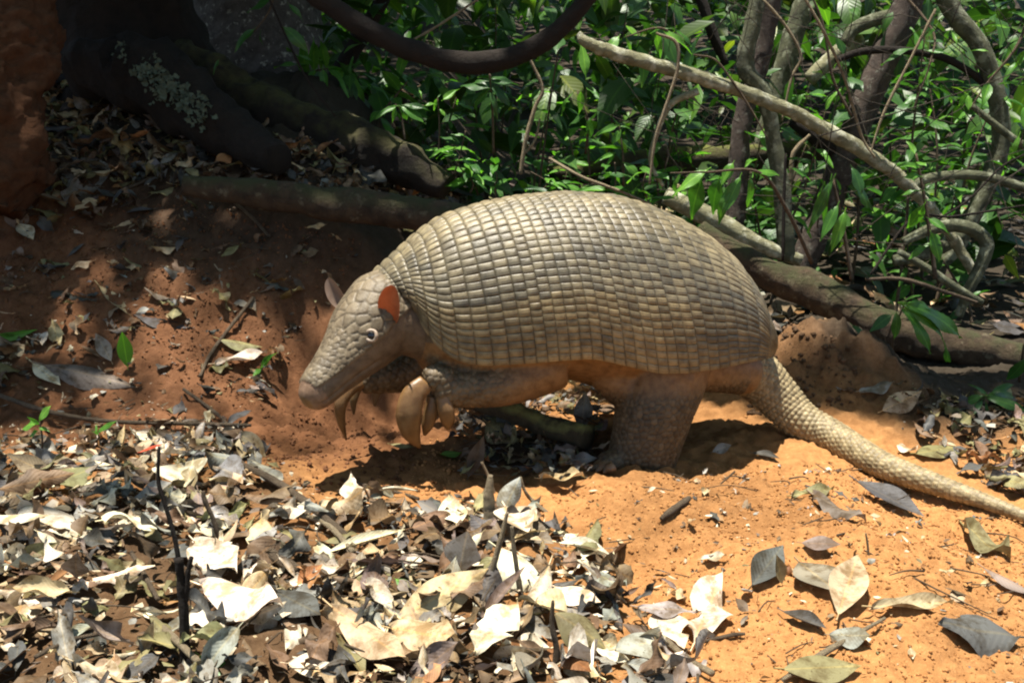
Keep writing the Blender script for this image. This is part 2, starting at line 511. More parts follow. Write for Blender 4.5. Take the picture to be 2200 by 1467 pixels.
def sprig(root, P, n, L, kind, g, droop=0.4, t0=0.25, spread=1.0, tipleaf=True, gmix=0.25):
    """n alternate leaves along the shoot P"""
    C = catmull(P, 40)
    ph = random.random() * 6
    for i in range(n):
        t = t0 + (1 - t0) * (i + 0.5) / n
        k = min(38, int(t * 39)); tan = C[k + 1] - C[k]; tan /= np.linalg.norm(tan) + 1e-9
        ang = ph + i * 2.4
        side = np.cross(tan, [math.cos(ang), math.sin(ang), 0.2]); side /= np.linalg.norm(side) + 1e-9
        d = side * spread + tan * 0.5 + np.array([0, 0, -droop * random.uniform(.5, 1.4)])
        up = np.array([random.uniform(-.35, .35), random.uniform(-.6, .2), 1.0])
        gg = g if random.random() > gmix else max(0, min(2, g + random.choice((-1, 1))))
        add_leaf(root, C[k], d, up, L * random.uniform(0.7, 1.15), kind, gg)
    if tipleaf:
        add_leaf(root, C[-1], C[-1] - C[-4] + [0, 0, -0.02 * droop], (0, -.3, 1), L * 0.9, kind, g)

# ------------------------------------------------------------------ big trees, logs, lianas
def bark_tube(name, label, cat, P, R, mat, group=None, sides=14, rough=0.10, freq=22, n=None, seed=1.0, flat=1.0):
    P = np.asarray(P, float)
    me = tube_mesh(name, P - P[0], R, mat, sides=sides, rough=rough, freq=freq, n=n, seed=seed, flat=flat)
    return tag(link(name, me, loc=P[0]), label, cat, group)

def pts(lst, default=None):
    return [at(p[0], p[1], p[2] if len(p) > 2 else default) for p in lst]

def rpx(r, Y): return r / FPX * Y

# left: dark buttressed tree and its root running down to the right
tree = empty("buttress_tree", (at(255, 190, 4.0)[0], 4.0, Hf(at(255, 190, 4.0)[0], 4.0) - 0.1))
tag(tree, "huge dark brown tree at upper left with a buttress root running down to the right", "tree")
bx, by, bz = tree.location
Pt = np.array([[0, 0, -0.3], [0, 0, 0.05], [0.0, 0.03, 0.5], [0.02, 0.06, 1.6], [0.05, 0.1, 5.0]])
V, F, uv = tube(Pt, [0.52, 0.34, 0.27, 0.25, 0.22], n=50, sides=40, rough=0.16, freq=6)
th = np.arctan2(V[:, 1], V[:, 0]); k = np.exp(-np.maximum(V[:, 2], 0) * 2.5)
V[:, :2] *= (1 + (0.22 * k * np.cos(th * 5 + 0.6)))[:, None]
link("trunk", make_mesh("trunk", V, F, BARK_DARK, None, uv), tree)
rootP = [at(380, 150, 3.72), at(540, 232, 3.6), at(700, 288, 3.5), at(850, 345, 3.42), at(960, 402, 3.36)]
rt = [p - np.array([bx, by, bz]) for p in rootP]
V, F, uv = tube(rt, [0.11, 0.085, 0.08, 0.070, 0.04], n=60, sides=30, rough=0.28, freq=11)
link("buttress_root", make_mesh("buttress_root", V, F, mat_bark("bark_root_mossy", (0.026, 0.018, 0.012), (0.012, 0.009, 0.006), 16, None, moss=(0.060, 0.055, 0.018)), None, uv), tree)
# roots under the lichen (dark hump the litter climbs)
sroot = bark_tube("surface_root", "low dark root arching under the pale lichen at upper left", "root",
          [at(180, 150, 3.5), at(300, 160, 3.44), at(420, 232, 3.36), at(520, 300, 3.25), at(600, 345, 3.12)], [0.09, 0.12, 0.10, 0.07, 0.045], BARK_DARK, rough=.2)
sr_bvh = BVHTree.FromPolygons([tuple(np.array(v.co) + np.array(sroot.location)) for v in sroot.data.vertices], [tuple(p.vertices) for p in sroot.data.polygons])
# foliose lichen on the root base: small ruffled scales
lich = Geo()
for (px, py, n) in ((325, 150, 60), (345, 185, 45), (385, 205, 50), (425, 235, 42), (260, 115, 10)):
    for i in range(n):
        d_ = Vector(ray(px + random.gauss(0, 17), py + random.gauss(0, 15))).normalized()
        q = sr_bvh.ray_cast(Vector(CAM), d_)[0]
        if q is None: continue
        q = np.array(q) - np.array(d_) * .006
        V, F, uv = blade(random.uniform(.012, .032), 1.0, nl=6, nw=6, ragged=1.1, wave=2.2, wf=14, roll=.8, seed=i, petiole=0)
        M = frame((random.uniform(-1, 1), random.uniform(-.4, .2), random.uniform(-.8, .8)), (random.uniform(-.6, .6), -1, .5))
        lich.add(V @ M.T + q, F, None, uv)
LICH = mat_plain("lichen", (0.095, 0.115, 0.078), 0.9, 0.2)
tag(link("lichen_patch", lich.mesh("lichen_patch", LICH)), kind="stuff")
# grey speckled trunk behind
gt = at(560, 200, 5.0)
bark_tube("grey_tree", "stout grey speckled tree trunk behind the buttress root", "tree",
          [(gt[0], 5.0, .65), (gt[0] - .01, 5.02, 1.2), (gt[0] - .03, 5.05, 2.4), (gt[0] - .05, 5.1, 5)], [0.36, 0.27, 0.25, 0.23], BARK_SPECK, sides=28, rough=.07, n=40)
# red earth bank at the far upper left
V, F, uv = tube([at(-90, 420, 2.9), at(-20, 220, 2.98), at(15, 90, 3.05), at(25, -60, 3.1), at(20, -200, 3.15)], [0.17, 0.15, 0.13, 0.10, 0.06], n=130, sides=90, rough=.24, freq=11)
q = V.copy(); nrm = vnoise(q[:, 0] * 45, q[:, 1] * 45, q[:, 2] * 45) * .013 + vnoise(q[:, 0] * 110, q[:, 1] * 110, q[:, 2] * 110) * .008
V[:, 0] += nrm; V[:, 2] += nrm
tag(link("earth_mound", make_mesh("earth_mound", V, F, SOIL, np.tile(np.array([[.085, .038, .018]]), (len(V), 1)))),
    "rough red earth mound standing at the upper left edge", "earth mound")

# half buried log behind the armadillo's head
bark_tube("half_buried_log", "straight half buried log lying behind the armadillo's head and back", "log",
          pts([(395, 398), (560, 416), (720, 438), (880, 458), (1040, 480), (1200, 502)], 3.02), [0.030, .042, .047, .047, .046, .044], BARK_LOG, sides=30, rough=.14, freq=13, n=110)
# log on the right
bark_tube("fallen_log", "thick dark fallen log sloping down to the right behind the armadillo's rump", "log",
          [at(1500, 500, 3.45), at(1620, 575, 3.36), at(1750, 625, 3.28), at(1870, 690, 3.2), at(2010, 735, 3.12), at(2150, 765, 3.06), at(2330, 800, 3.0)],
          [.045, .05, .056, .060, .052, .047, .047], BARK_LOG, sides=32, rough=.16, freq=12, n=130)
bark_tube("rotten_log", "rotten dark log lying across the ground behind the trunks at right", "log",
          pts([(1180, 372), (1300, 368), (1420, 345), (1560, 340), (1700, 330), (1800, 312)], 4.3), [.03, .05, .055, .05, .055, .03], BARK_MOSS, sides=18, rough=.18)
bark_tube("small_log", "pale thin log lying on the ground just above the armadillo's rump", "log",
          pts([(1430, 420), (1530, 470), (1620, 520), (1720, 560)], 3.6), [.03, .034, .03, .02], BARK_PALE, sides=14)

# hanging dark liana, the lichen-covered branch
bark_tube("hanging_liana", "thick black brown liana sagging across the top centre of the view", "liana",
          pts([(600, -60), (700, 5), (780, 58), (870, 103), (980, 134), (1080, 128), (1165, 92), (1235, 30), (1290, -50), (1330, -160)], 3.0), [.024, .026, .027, .028, .029, .029, .026, .024, .024, .022], BARK_DARK, sides=18, rough=.12, n=80)
brP = [at(1242, 72, 3.25), at(1262, 92, 3.25), at(1330, 118, 3.27), at(1450, 152, 3.3), at(1560, 185, 3.32), at(1700, 240, 3.36), at(1830, 312, 3.4), at(1920, 370, 3.44), at(1990, 440, 3.48), at(2040, 500, 3.5), at(2100, 600, 3.5)]
bark_tube("lichen_branch", "long pale lichen covered branch slanting down across the trunks, sunlit at its broken end", "branch", brP,
          [.010, .017, .020, .021, .020, .021, .023, .021, .019, .018, .015], BARK_PALE, sides=20, rough=.20, freq=34, n=170)
bark_tube("side_branch", "thin bare side branch curving down below the pale lichen branch", "branch",
          pts([(1500, 196), (1440, 225), (1410, 290), (1398, 350), (1425, 400)], 3.3), [.012, .010, .008, .007, .006], BARK_PALE, sides=8)

def trunk(label, P, R, mat, cat="tree", name="slender_tree", group="trunks in the thicket at right", **k):
    return bark_tube(name, label, cat, P, R, mat, group, **k)

trunk("dark purple brown leaning trunk, thickest of the trunks at right", pts([(1700, 620), (1785, 420), (1860, 220), (1945, 20), (2010, -160)], 4.0), [.055, .052, .05, .052, .05], BARK_BROWN, n=50, rough=.11)
trunk("brown trunk rising from behind the armadillo's rump and leaning right", pts([(1550, 560), (1580, 440), (1595, 260), (1635, 130), (1660, 0), (1680, -160)], 3.75), [.042, .038, .032, .03, .03, .03], BARK_BROWN, n=50, rough=.12)
trunk("pale green trunk with a kink, just left of the brown trunk", pts([(1692, 560), (1680, 420), (1662, 300), (1640, 200), (1602, 145), (1615, 60), (1630, -20), (1640, -150)], 3.6), [.028, .028, .025, .026, .028, .026, .024, .022], BARK_GREEN, n=60, rough=.13)
trunk("mid green trunk leaning right behind the pale kinked trunk", pts([(1640, 330), (1675, 180), (1700, 90), (1740, -20), (1790, -160)], 4.3), [.045, .04, .04, .04, .04], BARK_GREEN, rough=.12)
trunk("curving grey green liana trunk bending along the right edge", pts([(2000, -60), (2050, 30), (2110, 110), (2145, 230), (2148, 320), (2110, 420), (2060, 520), (2010, 580)], 3.7), [.03, .03, .03, .03, .03, .03, .028, .025], BARK_GREEN, n=70, rough=.08, name="thick_liana", cat="liana")
trunk("mossy root curling like a hook at the right below the lichen branch", pts([(1940, 520), (2010, 490), (2075, 488), (2118, 520), (2108, 570), (2080, 625), (2060, 680)], 3.4), [.014, .019, .021, .022, .020, .017, .013], BARK_GREEN, n=60, rough=.1, name="curling_root", cat="root", group=None)
trunk("greenish branch reaching left from the thick leaning trunk at upper right", pts([(1960, 22), (1890, 40), (1838, 62), (1815, 95)], 4.02), [.02, .024, .024, .02], BARK_GREEN, name="branch", cat="branch", group=None)
trunk("broken greenish limb stub slanting between the trunks at right", pts([(1738, 172), (1790, 122), (1850, 80)], 4.2), [.028, .03, .026], BARK_PALE, name="branch_stub", cat="branch", group=None)
trunk("arched bare branch bowing over near the right edge", pts([(1960, 400), (2000, 383), (2080, 376), (2150, 388), (2260, 425)], 3.5), [.013, .016, .016, .015, .014], BARK_GREEN, name="arched_branch", cat="branch", group=None)
trunk("dark arched liana crossing in front of the thick leaning trunk", pts([(1795, 130), (1850, 112), (1920, 108), (2020, 122), (2090, 160), (2130, 200)], 3.7), [.011, .013, .013, .012, .012, .010], BARK_DARK, name="liana", cat="liana", group=None)
trunk("stick slanting down to the right edge below the sunlit leaves", pts([(2085, 225), (2130, 262), (2180, 300), (2260, 350)], 3.55), [.009, .011, .012, .011], BARK_GREEN, name="branch", cat="branch", group=None)
trunk("mossy limb running along the ground behind the fallen log at right", pts([(1920, 560), (1990, 545), (2050, 515), (2090, 490)], 3.6), [.02, .024, .024, .02], BARK_GREEN, name="limb", cat="branch", group=None)
trunk("straight thin limb slanting down through the twigs at right", pts([(1930, 540), (1990, 575), (2050, 615), (2110, 650)], 3.35), [.010, .012, .012, .010], BARK_GREEN, name="limb", cat="branch", group=None)
trunk("dark brown trunk leaning behind the hanging liana at upper left of centre", pts([(700, 210), (745, 130), (800, 40), (850, -60)], 4.4), [.035, .034, .03, .03], BARK_DARK, rough=.13)
trunk("dark brown leaning stem left of the pale kinked trunk", pts([(1500, -20), (1530, 70), (1560, 140)], 4.1), [.02, .02, .014], BARK_DARK, rough=.13)
trunk("half fallen brown stem lying among the leaves above the rump", pts([(1700, 260), (1760, 300), (1800, 330)], 4.0), [.02, .03, .02], BARK_DARK, name="branch", cat="branch", group=None)

# thin lianas and twigs, each on its own
for (lab, L, r, m) in (
    ("pale thin liana hanging down in front of the trunks towards the rump", [(1725, -10, 3.2), (1770, 70, 3.2), (1815, 170, 3.25), (1850, 290, 3.3), (1880, 340, 3.3)], .0055, TWIG_PALE),
    ("straight pale liana slanting down right of the thick leaning trunk", [(2010, 20, 3.4), (1960, 120, 3.4), (1900, 240, 3.4), (1870, 330, 3.4)], .0055, TWIG_PALE),
    ("tan twig curving down from the lichen branch at top centre", [(1410, 72, 3.2), (1452, 92, 3.2), (1455, 150, 3.2), (1430, 230, 3.2), (1408, 300, 3.2), (1395, 395, 3.2)], .006, TWIG_PALE),
    ("forked tan stem standing behind the crown of the back", [(1118, 375, 3.5), (1130, 300, 3.5), (1150, 230, 3.5), (1165, 190, 3.5), (1135, 120, 3.5)], .008, TWIG_PALE),
    ("short pale fork beside the forked tan stem", [(1128, 330, 3.5), (1150, 300, 3.5), (1160, 255, 3.5)], .005, TWIG_PALE),
    ("pale thin stick slanting behind the hanging liana", [(890, 85, 3.6), (950, 50, 3.6), (1040, -10, 3.6)], .005, TWIG_PALE),
    ("dark thin liana hanging straight in front of the grey trunk", [(575, -10, 3.2), (620, 90, 3.2), (660, 170, 3.2), (720, 250, 3.2)], .004, BARK_DARK),
    ("brown looping twig beside the broken end of the lichen branch", [(1490, 118, 3.3), (1535, 128, 3.3), (1570, 170, 3.3), (1610, 230, 3.3), (1650, 300, 3.3)], .004, TWIG),
    ("bare twig lying over the leaves above the shoulder", [(1180, 340, 3.4), (1250, 380, 3.3), (1330, 410, 3.3), (1400, 440, 3.3)], .006, TWIG_PALE),
    ("pair-forked dry stick standing before the rotten log", [(1700, 390, 3.9), (1705, 330, 3.9), (1740, 290, 3.9)], .010, TWIG_PALE),
    ("pale twig leaning from the leaves to the rotten log", [(1640, 0, 3.5), (1690, 60, 3.5), (1720, 120, 3.5), (1700, 170, 3.5), (1680, 260, 3.5)], .006, TWIG_PALE),
    ("greenish thin liana arching from the trunks to the sunlit leaves", [(1830, 250, 3.3), (1790, 170, 3.3), (1770, 60, 3.3), (1740, -20, 3.3)], .005, TWIG),
    ("long dark twig crossing level above the fallen log at right", [(1870, 590, 3.2), (1960, 470, 3.25), (2050, 465, 3.25), (2210, 440, 3.2)], .005, BARK_DARK),
    ("dark twig rising to the right from the curling root", [(2000, 480, 3.3), (2080, 430, 3.3), (2150, 360, 3.3), (2205, 330, 3.3)], .004, BARK_DARK),
    ("dark vertical sapling stem standing above the rump", [(1682, 560, 3.1), (1684, 450, 3.1), (1688, 330, 3.1)], .006, BARK_DARK),
    ("thin pale twig bent over the fallen log", [(1860, 600, 3.0), (1940, 600, 3.0), (2040, 630, 3.0), (2100, 650, 3.0)], .007, TWIG)):
    P = pts(L)
    tag(link("thin_liana" if "liana" in lab else "twig", tube_mesh("twig", np.array(P) - P[0], [r * .8, r * .85, r * .8, r * .6], m, sides=7, n=8 * len(L), rough=.15, freq=40), loc=P[0]),
        lab, "liana" if "liana" in lab else "twig", "thin lianas and twigs")

# fine dark twigs nobody could count, in the tangle at the right
g = Geo()
for i in range(120):
    px, py, Y = random.uniform(1400, 2230), random.uniform(20, 560), random.uniform(3.1, 5.0)
    p = at(px, py, Y); a = random.uniform(0, math.pi); l = random.uniform(.15, .8)
    d = np.array([math.cos(a), random.uniform(-.4, .4), math.sin(a)]) * l
    b = p + d * .5 + np.array([random.gauss(0, .07), 0, random.gauss(0, .07)])
    V, F, uv = tube([p, b, p + d + [random.gauss(0, .05), 0, random.gauss(0, .05)]], [random.uniform(.001, .0024), .001], sides=5, n=7)
    g.add(V, F, None, uv)
tag(link("twig_tangle", g.mesh("twig_tangle", mat_bark("twig_grey_brown", (.075, .06, .042), (.03, .024, .018), 40))), kind="stuff")

# ------------------------------------------------------------------ the far undergrowth (one mass) and unseen leaves shaped overhead for shade
def leaf_mass(name, n, pos, size, mat, kinds, tint, droop=0.3, nl=5, nw=3):
    g = Geo()
    protos = []
    for k in kinds:
        for v in range(3):
            kw = dict(KINDS[k]); kw.pop("teeth", None)
            protos.append(blade(1.0, nl=nl, nw=nw, fold=[.2, .35, .1][v], bend=[-.6, -.3, -1.0][v], petiole=0, **kw))
    for i in range(n):
        p = pos()
        if p is None: continue
        a = random.uniform(0, 2 * math.pi)
        d = (math.cos(a), math.sin(a), random.gauss(-droop, .35))
        up = (random.gauss(0, .45), random.gauss(-.25, .45), 1)
        V, F, uv = random.choice(protos)
        g.add(V @ (frame(d, up) * size()).T + p, F, tint(), uv)
    return tag(link(name, g.mesh(name, mat)), kind="stuff")

def under_pos():
    y = 3.9 + 5.2 * random.random() ** 1.3
    x = random.uniform(-0.62, 0.56) * y
    top = 0.72 + y * 0.16
    z = Hf(x, y) + random.uniform(0.0, 1.0) ** 1.1 * max(0.3, top - Hf(x, y))
    if x < -0.17 * y and y < 5.6: return None
    if vnoise(np.array([x * 1.5]), np.array([y * 1.5]), np.array([z * 3.0]))[0] < -0.28: return None
    return np.array([x, y, z])

def far_pos():
    y = random.uniform(8.5, 17); x = random.uniform(-0.75, 0.75) * y
    return np.array([x, y, Hf(x, y) + random.uniform(0, 2.6)])

def tint():
    v = random.uniform(.45, 1.15); w = random.random()
    if w < .05: return (v * 2.6, v * 1.3, v * 1.2)
    return (v * (1.6 if w < .3 else 1.0), v * (1.15 if w < .3 else 1.0), v * (.8 if w > .5 else 1.1))

leaf_mass("undergrowth", 4500, under_pos, lambda: random.choice((.06, .09, .13, .18, .24)) * random.uniform(.8, 1.2), GREENS[0], ("lance", "oval", "drip"), tint)
leaf_mass("undergrowth", 700, under_pos, lambda: random.choice((.06, .10, .14, .19)), GREENS[2], ("oval", "lance"), lambda: tuple(np.array(tint()) * .8))
leaf_mass("far_thicket", 5500, far_pos, lambda: random.uniform(.2, .5), GREENS[0], ("drip", "oval"), tint, nl=4)

S = np.array(TO_SUN)
SPOTS = [(at(1470, 400, 2.9), .10), (at(1540, 410, 2.9), .10), (at(1610, 400, 2.9), .10), (at(1690, 380, 2.9), .06), (at(1790, 430, 2.98), .09), (at(1385, 130, 3.27), .06), (at(1290, 95, 3.26), .06), (at(1500, 165, 3.3), .06), (at(2150, 120, 3.42), .12), (at(2190, 250, 3.4), .12), (at(2000, 160, 3.47), .08), (at(1245, 75, 3.25), .055), (at(1330, 118, 3.27), .06), (at(1450, 150, 3.3), .06), (at(1560, 185, 3.32), .04), (at(1430, 110, 3.3), .05), (at(1830, 300, 3.4), .04),
         (at(2110, 210, 3.45), .06), (at(2180, 330, 3.4), .07), (at(1990, 150, 3.5), .05), (at(2170, 110, 3.5), .08), (at(2060, 60, 3.5), .05), (at(1960, 300, 3.4), .05),
         (at(1780, 330, 3.5), .04), (at(1245, 220, 3.5), .05), (at(960, 205, 3.3), .03), (at(1325, 292, 3.5), .04), (at(1130, 390, 3.4), .04), (at(1270, 380, 3.4), .03),
         (at(1500, 400, 2.95), .07), (at(1620, 420, 2.95), .05), (at(1760, 440, 3.0), .06), (at(1870, 220, 3.95), .05), (at(1140, 300, 3.5), .03),
         (at(1970, 470, 3.2), .04), (at(2060, 150, 3.6), .05), (at(910, 180, 3.4), .02), (at(2130, 780, 3.1), .03), (at(1850, 70, 4.0), .04)]
for i in range(44):
    px = random.uniform(1500, 2230) if i % 5 else random.uniform(950, 1500)
    SPOTS.append((at(px, random.uniform(0, 420), random.uniform(3.3, 5.5)), random.uniform(.03, .09)))
SP = np.array([p for p, r in SPOTS]); SR = np.array([r for p, r in SPOTS])

def transmit(x, y):
    """sun the unseen leaves are shaped to pass to the ground point (x, y)"""
    if 0.5 < y < 2.05 and -1.4 < x < 1.5:
        if y < 2.0 - 0.10 * (x < -.35): return 1.0 if x > -.62 or y < 1.75 else .75
    if -0.52 < x < -0.12 and 2.0 < y < 2.6: return 1.0 if y < 2.32 else .6
    if -0.46 + 0.1 * (2.3 - y) < x < 1.25 and 2.0 < y < (2.62 if x < .6 else 2.48): return 1.0
    if x < -1.0 and y > 2.45: return 0.02
    if x <= -0.40 and 1.9 <= y < 2.85: return 0.58 if y < 2.7 else .35
    if -0.7 < x <= -0.1 and 2.6 <= y < 3.0: return 0.25
    if y >= 2.62 and x < 0.1: return 0.05
    if y <= 0.5: return 0.35
    if y >= 2.48 and x > 0.1: return (.28 if x > .2 * y and y > 3 else .06) if y < 6 else .2
    return 0.2

def over_pos():
    x, y = random.uniform(-2.6, 1.3), random.uniform(3.15, 4.9)
    z = random.uniform(.74 + .18 * y, 1.15 + .22 * y)
    if x < -.45 and y > 4.0: return None
    if x > .45 and random.random() < .6: return None
    p = np.array([x, y, z]); q = p - SP; al = q @ S
    if ((np.linalg.norm(q - al[:, None] * S, axis=1) < SR + .20) & (al > -.1)).any(): return None
    return p

def canopy(name, n, zlo, zhi, x0, x1, y0, y1, lo, hi, mat, high=False):
    X = rng.uniform(x0, x1, n); Y = rng.uniform(y0, y1, n); Z = rng.uniform(zlo, zhi, n)
    keep = np.zeros(n, bool)
    for i in range(n):
        gx_, gy_ = X[i] - S[0] / S[2] * (Z[i] - .15), Y[i] - S[1] / S[2] * (Z[i] - .15)
        T = transmit(gx_, gy_)
        if gx_ <= -.40 and 1.9 <= gy_ < 2.95 and not (gx_ < -1.0 and gy_ > 2.45): T = 1.0          # shaded by the added top leaf layer below: soft dapple
        if high == 'top': T = 1.0 if not (gx_ <= -.40 and 1.9 <= gy_ < 2.95) else .60 if gy_ < 2.65 else .34
        keep[i] = T < 1 and random.random() < min(1, -math.log(max(T, .02)) / 3.0)
    P = np.stack([X, Y, Z], 1)
    for p, r in zip(SP, SR):
        q = P - p; along = q @ S
        dist = np.linalg.norm(q - along[:, None] * S, axis=1)
        keep &= ~((dist < r + hi * .5) & (along > 0))
    P = P[keep]
    g = Geo()
    protos = [blade(1, W=.42, nl=4, nw=3, fold=.2, bend=b, petiole=0) for b in (-.3, -.8)]
    for p in P:
        a = random.uniform(0, 6.283)
        V, F, uv = random.choice(protos)
        g.add((V - [.5, 0, 0]) @ (frame((math.cos(a), math.sin(a), random.gauss(-.1, .2)), (random.gauss(0, .3), random.gauss(0, .3), 1)) * random.uniform(lo, hi)).T + p, F, tint(), uv)
    return tag(link(name, g.mesh(name, mat)), kind="stuff")

leaf_mass("added_shade_foliage", 8200, over_pos, lambda: random.uniform(.12, .2), GREENS[0], ("drip", "oval"), tint, nl=4)  # unseen low leaves, added to darken the upper left and the background
canopy("unseen_shade_canopy", 30000, 4.0, 5.6, -6, 6, -3.5, 11, .12, .24, GREENS[1])  # unseen leaf layers, with gaps shaped to place sun and shade
canopy("unseen_shade_canopy", 60000, 6.5, 9.5, -13, 13, -10, 19, .16, .34, GREENS[0], True)
canopy("unseen_shade_canopy", 4200, 8.5, 11, -3.1, .2, 1.3, 2.95, .075, .125, GREENS[0], "top")  # small leaves added high over the left bank to soften its light

# ------------------------------------------------------------------ plants one can tell apart
def shoot(base, h, lean=(0, 0), n=3):
    base = np.asarray(base, float)
    return [base + np.array([lean[0] * (i / n) ** 1.5, lean[1] * (i / n) ** 1.5, h * i / n]) + (np.array([random.gauss(0, .012), random.gauss(0, .012), 0]) if i else 0) for i in range(n + 1)]

def aimed(root, lst, Y):
    """leaves given by their stalk and tip in the photograph, at depth Y"""
    for (a, b, c, d, kind, g) in lst:
        dy = random.uniform(-.05, .03)
        p, q = at(a, b, Y), at(c, d, Y + dy)
        add_leaf(root, p, q - p, (random.uniform(-.3, .3), -.75, .75), np.linalg.norm(q - p) / .98, kind, g)

# spray of drooping bright leaves over the armadillo's back
b = at(1745, 565, 3.02)
pr = plant("drooping_sapling", "sapling with long drooping glossy leaves hanging over the armadillo's rump", "plant", "saplings and leafy plants of the understorey", b,
           [([b, at(1690, 450, 2.95), at(1630, 370, 2.9), at(1520, 370, 2.88), at(1440, 372, 2.87)], [.006, .005, .004, .003, .002])])
aimed(pr, [(1462, 372, 1425, 435, "drip", 1), (1520, 365, 1440, 405, "lance", 2), (1508, 385, 1470, 478, "drip", 1), (1545, 385, 1518, 470, "drip", 1), (1500, 366, 1492, 398, "oval", 2),
           (1575, 350, 1545, 395, "drip", 2), (1590, 380, 1555, 460, "lance", 1), (1612, 380, 1620, 458, "drip", 1), (1620, 372, 1682, 362, "lance", 2), (1572, 392, 1532, 480, "drip", 1), (1700, 362, 1750, 385, "lance", 1)], 2.9)
b = at(1830, 600, 3.0)
pr = plant("strap_leaf_sapling", "sapling with a fan of long narrow leaves before the leaning trunk", "plant", "saplings and leafy plants of the understorey", b,
           [([b, at(1810, 480, 3.0), at(1790, 385, 3.0)], [.006, .005, .003])])
aimed(pr, [(1790, 385, 1728, 500, "long", 0), (1785, 385, 1758, 492, "long", 1), (1795, 385, 1812, 420, "lance", 0), (1800, 440, 1762, 510, "lance", 1), (1815, 455, 1790, 540, "lance", 2), (1770, 395, 1745, 445, "long", 1),
           (1835, 395, 1885, 445, "drip", 1), (1830, 360, 1862, 410, "oval", 0), (1845, 380, 1880, 360, "oval", 1)], 2.98)
b = at(2010, 600, 3.15)
pr = plant("broadleaf_shrub", "leafy shrub with sunlit bright leaves standing right of the leaning trunk", "plant", "saplings and leafy plants of the understorey", b,
           [([b, at(1990, 450, 3.15), at(1968, 330, 3.15)], [.007, .005, .003])])
aimed(pr, [(1965, 330, 1950, 300, "round", 2), (1968, 350, 1990, 345, "oval", 2), (1975, 360, 1930, 350, "oval", 1), (1980, 380, 1960, 365, "round", 1), (1985, 440, 1950, 500, "drip", 2), (1990, 430, 2040, 420, "drip", 1),
           (1980, 410, 1940, 405, "oval", 1), (1995, 470, 2045, 500, "drip", 1), (2000, 500, 2030, 560, "drip", 2), (2002, 520, 1955, 545, "oval", 1)], 3.13)
# sunlit hanging leaves at the right edge
b = at(2230, -40, 3.45)
pr = plant("hanging_shoot", "shoot hung with brilliant sunlit leaves in the upper right corner", "plant", "saplings and leafy plants of the understorey", b,
           [([b, at(2190, 90, 3.4), at(2120, 180, 3.4), at(2080, 240, 3.4)], [.006, .005, .003, .002]), ([at(2210, 60, 3.42), at(2215, 200, 3.4), at(2190, 320, 3.38)], [.005, .003, .002])])
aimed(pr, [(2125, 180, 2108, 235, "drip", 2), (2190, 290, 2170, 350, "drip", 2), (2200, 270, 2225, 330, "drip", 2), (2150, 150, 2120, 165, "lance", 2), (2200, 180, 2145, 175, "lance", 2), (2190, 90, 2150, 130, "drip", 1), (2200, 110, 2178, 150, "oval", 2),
           (2165, 60, 2125, 50, "lance", 2), (2210, 40, 2170, 20, "drip", 1), (2080, 200, 2058, 228, "oval", 2), (2080, 205, 2085, 232, "oval", 2), (2200, 230, 2210, 270, "drip", 2), (2120, 110, 2085, 105, "lance", 2)], 3.4)
b = at(1905, -50, 3.6)
pr = plant("hanging_shoot", "shoot of bright hanging leaves in front of the dark gap right of the leaning trunk", "plant", "saplings and leafy plants of the understorey", b,
           [([b, at(2000, 60, 3.5), at(2000, 130, 3.45), at(1960, 240, 3.45)], [.005, .004, .003, .002])])
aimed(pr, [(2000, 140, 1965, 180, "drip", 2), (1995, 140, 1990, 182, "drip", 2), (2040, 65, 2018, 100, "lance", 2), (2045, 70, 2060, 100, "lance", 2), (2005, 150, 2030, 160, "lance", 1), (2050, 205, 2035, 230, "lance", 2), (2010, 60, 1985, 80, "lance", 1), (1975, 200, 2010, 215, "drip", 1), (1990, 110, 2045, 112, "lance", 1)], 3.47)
# serrated leaves above the lichen branch, white with sun
b = at(1460, 100, 3.35)
pr = plant("toothed_leaf_shoot", "shoot with toothed leaves burnt white by the sun above the lichen branch", "plant", "saplings and leafy plants of the understorey", b,
           [([b, at(1432, 66, 3.3), at(1400, 62, 3.3), at(1345, 80, 3.3)], [.004, .004, .003, .002])])
aimed(pr, [(1410, 66, 1422, 140, "toothed", 2), (1420, 64, 1492, 106, "toothed", 2), (1345, 80, 1368, 132, "toothed", 2), (1330, 78, 1300, 108, "oval", 2), (1440, 62, 1392, 52, "lance", 1), (1450, 66, 1500, 88, "lance", 1)], 3.3)
# whorl of big dark leaves under the hanging liana
b = at(1060, 330, 3.45)
pr = plant("whorled_sapling", "sapling with a star of broad dark green leaves under the hanging liana", "plant", "saplings and leafy plants of the understorey", b,
           [([b, at(1058, 240, 3.4), at(1052, 160, 3.35)], [.005, .004, .003])])
aimed(pr, [(1050, 190, 985, 168, "drip", 0), (1048, 193, 992, 212, "drip", 0), (1048, 195, 1012, 236, "drip", 1), (1052, 196, 1078, 248, "drip", 0), (1056, 186, 1106, 222, "drip", 0), (1058, 178, 1118, 176, "drip", 0), (1054, 170, 1100, 160, "lance", 0), (1050, 175, 1000, 165, "lance", 0)], 3.36)
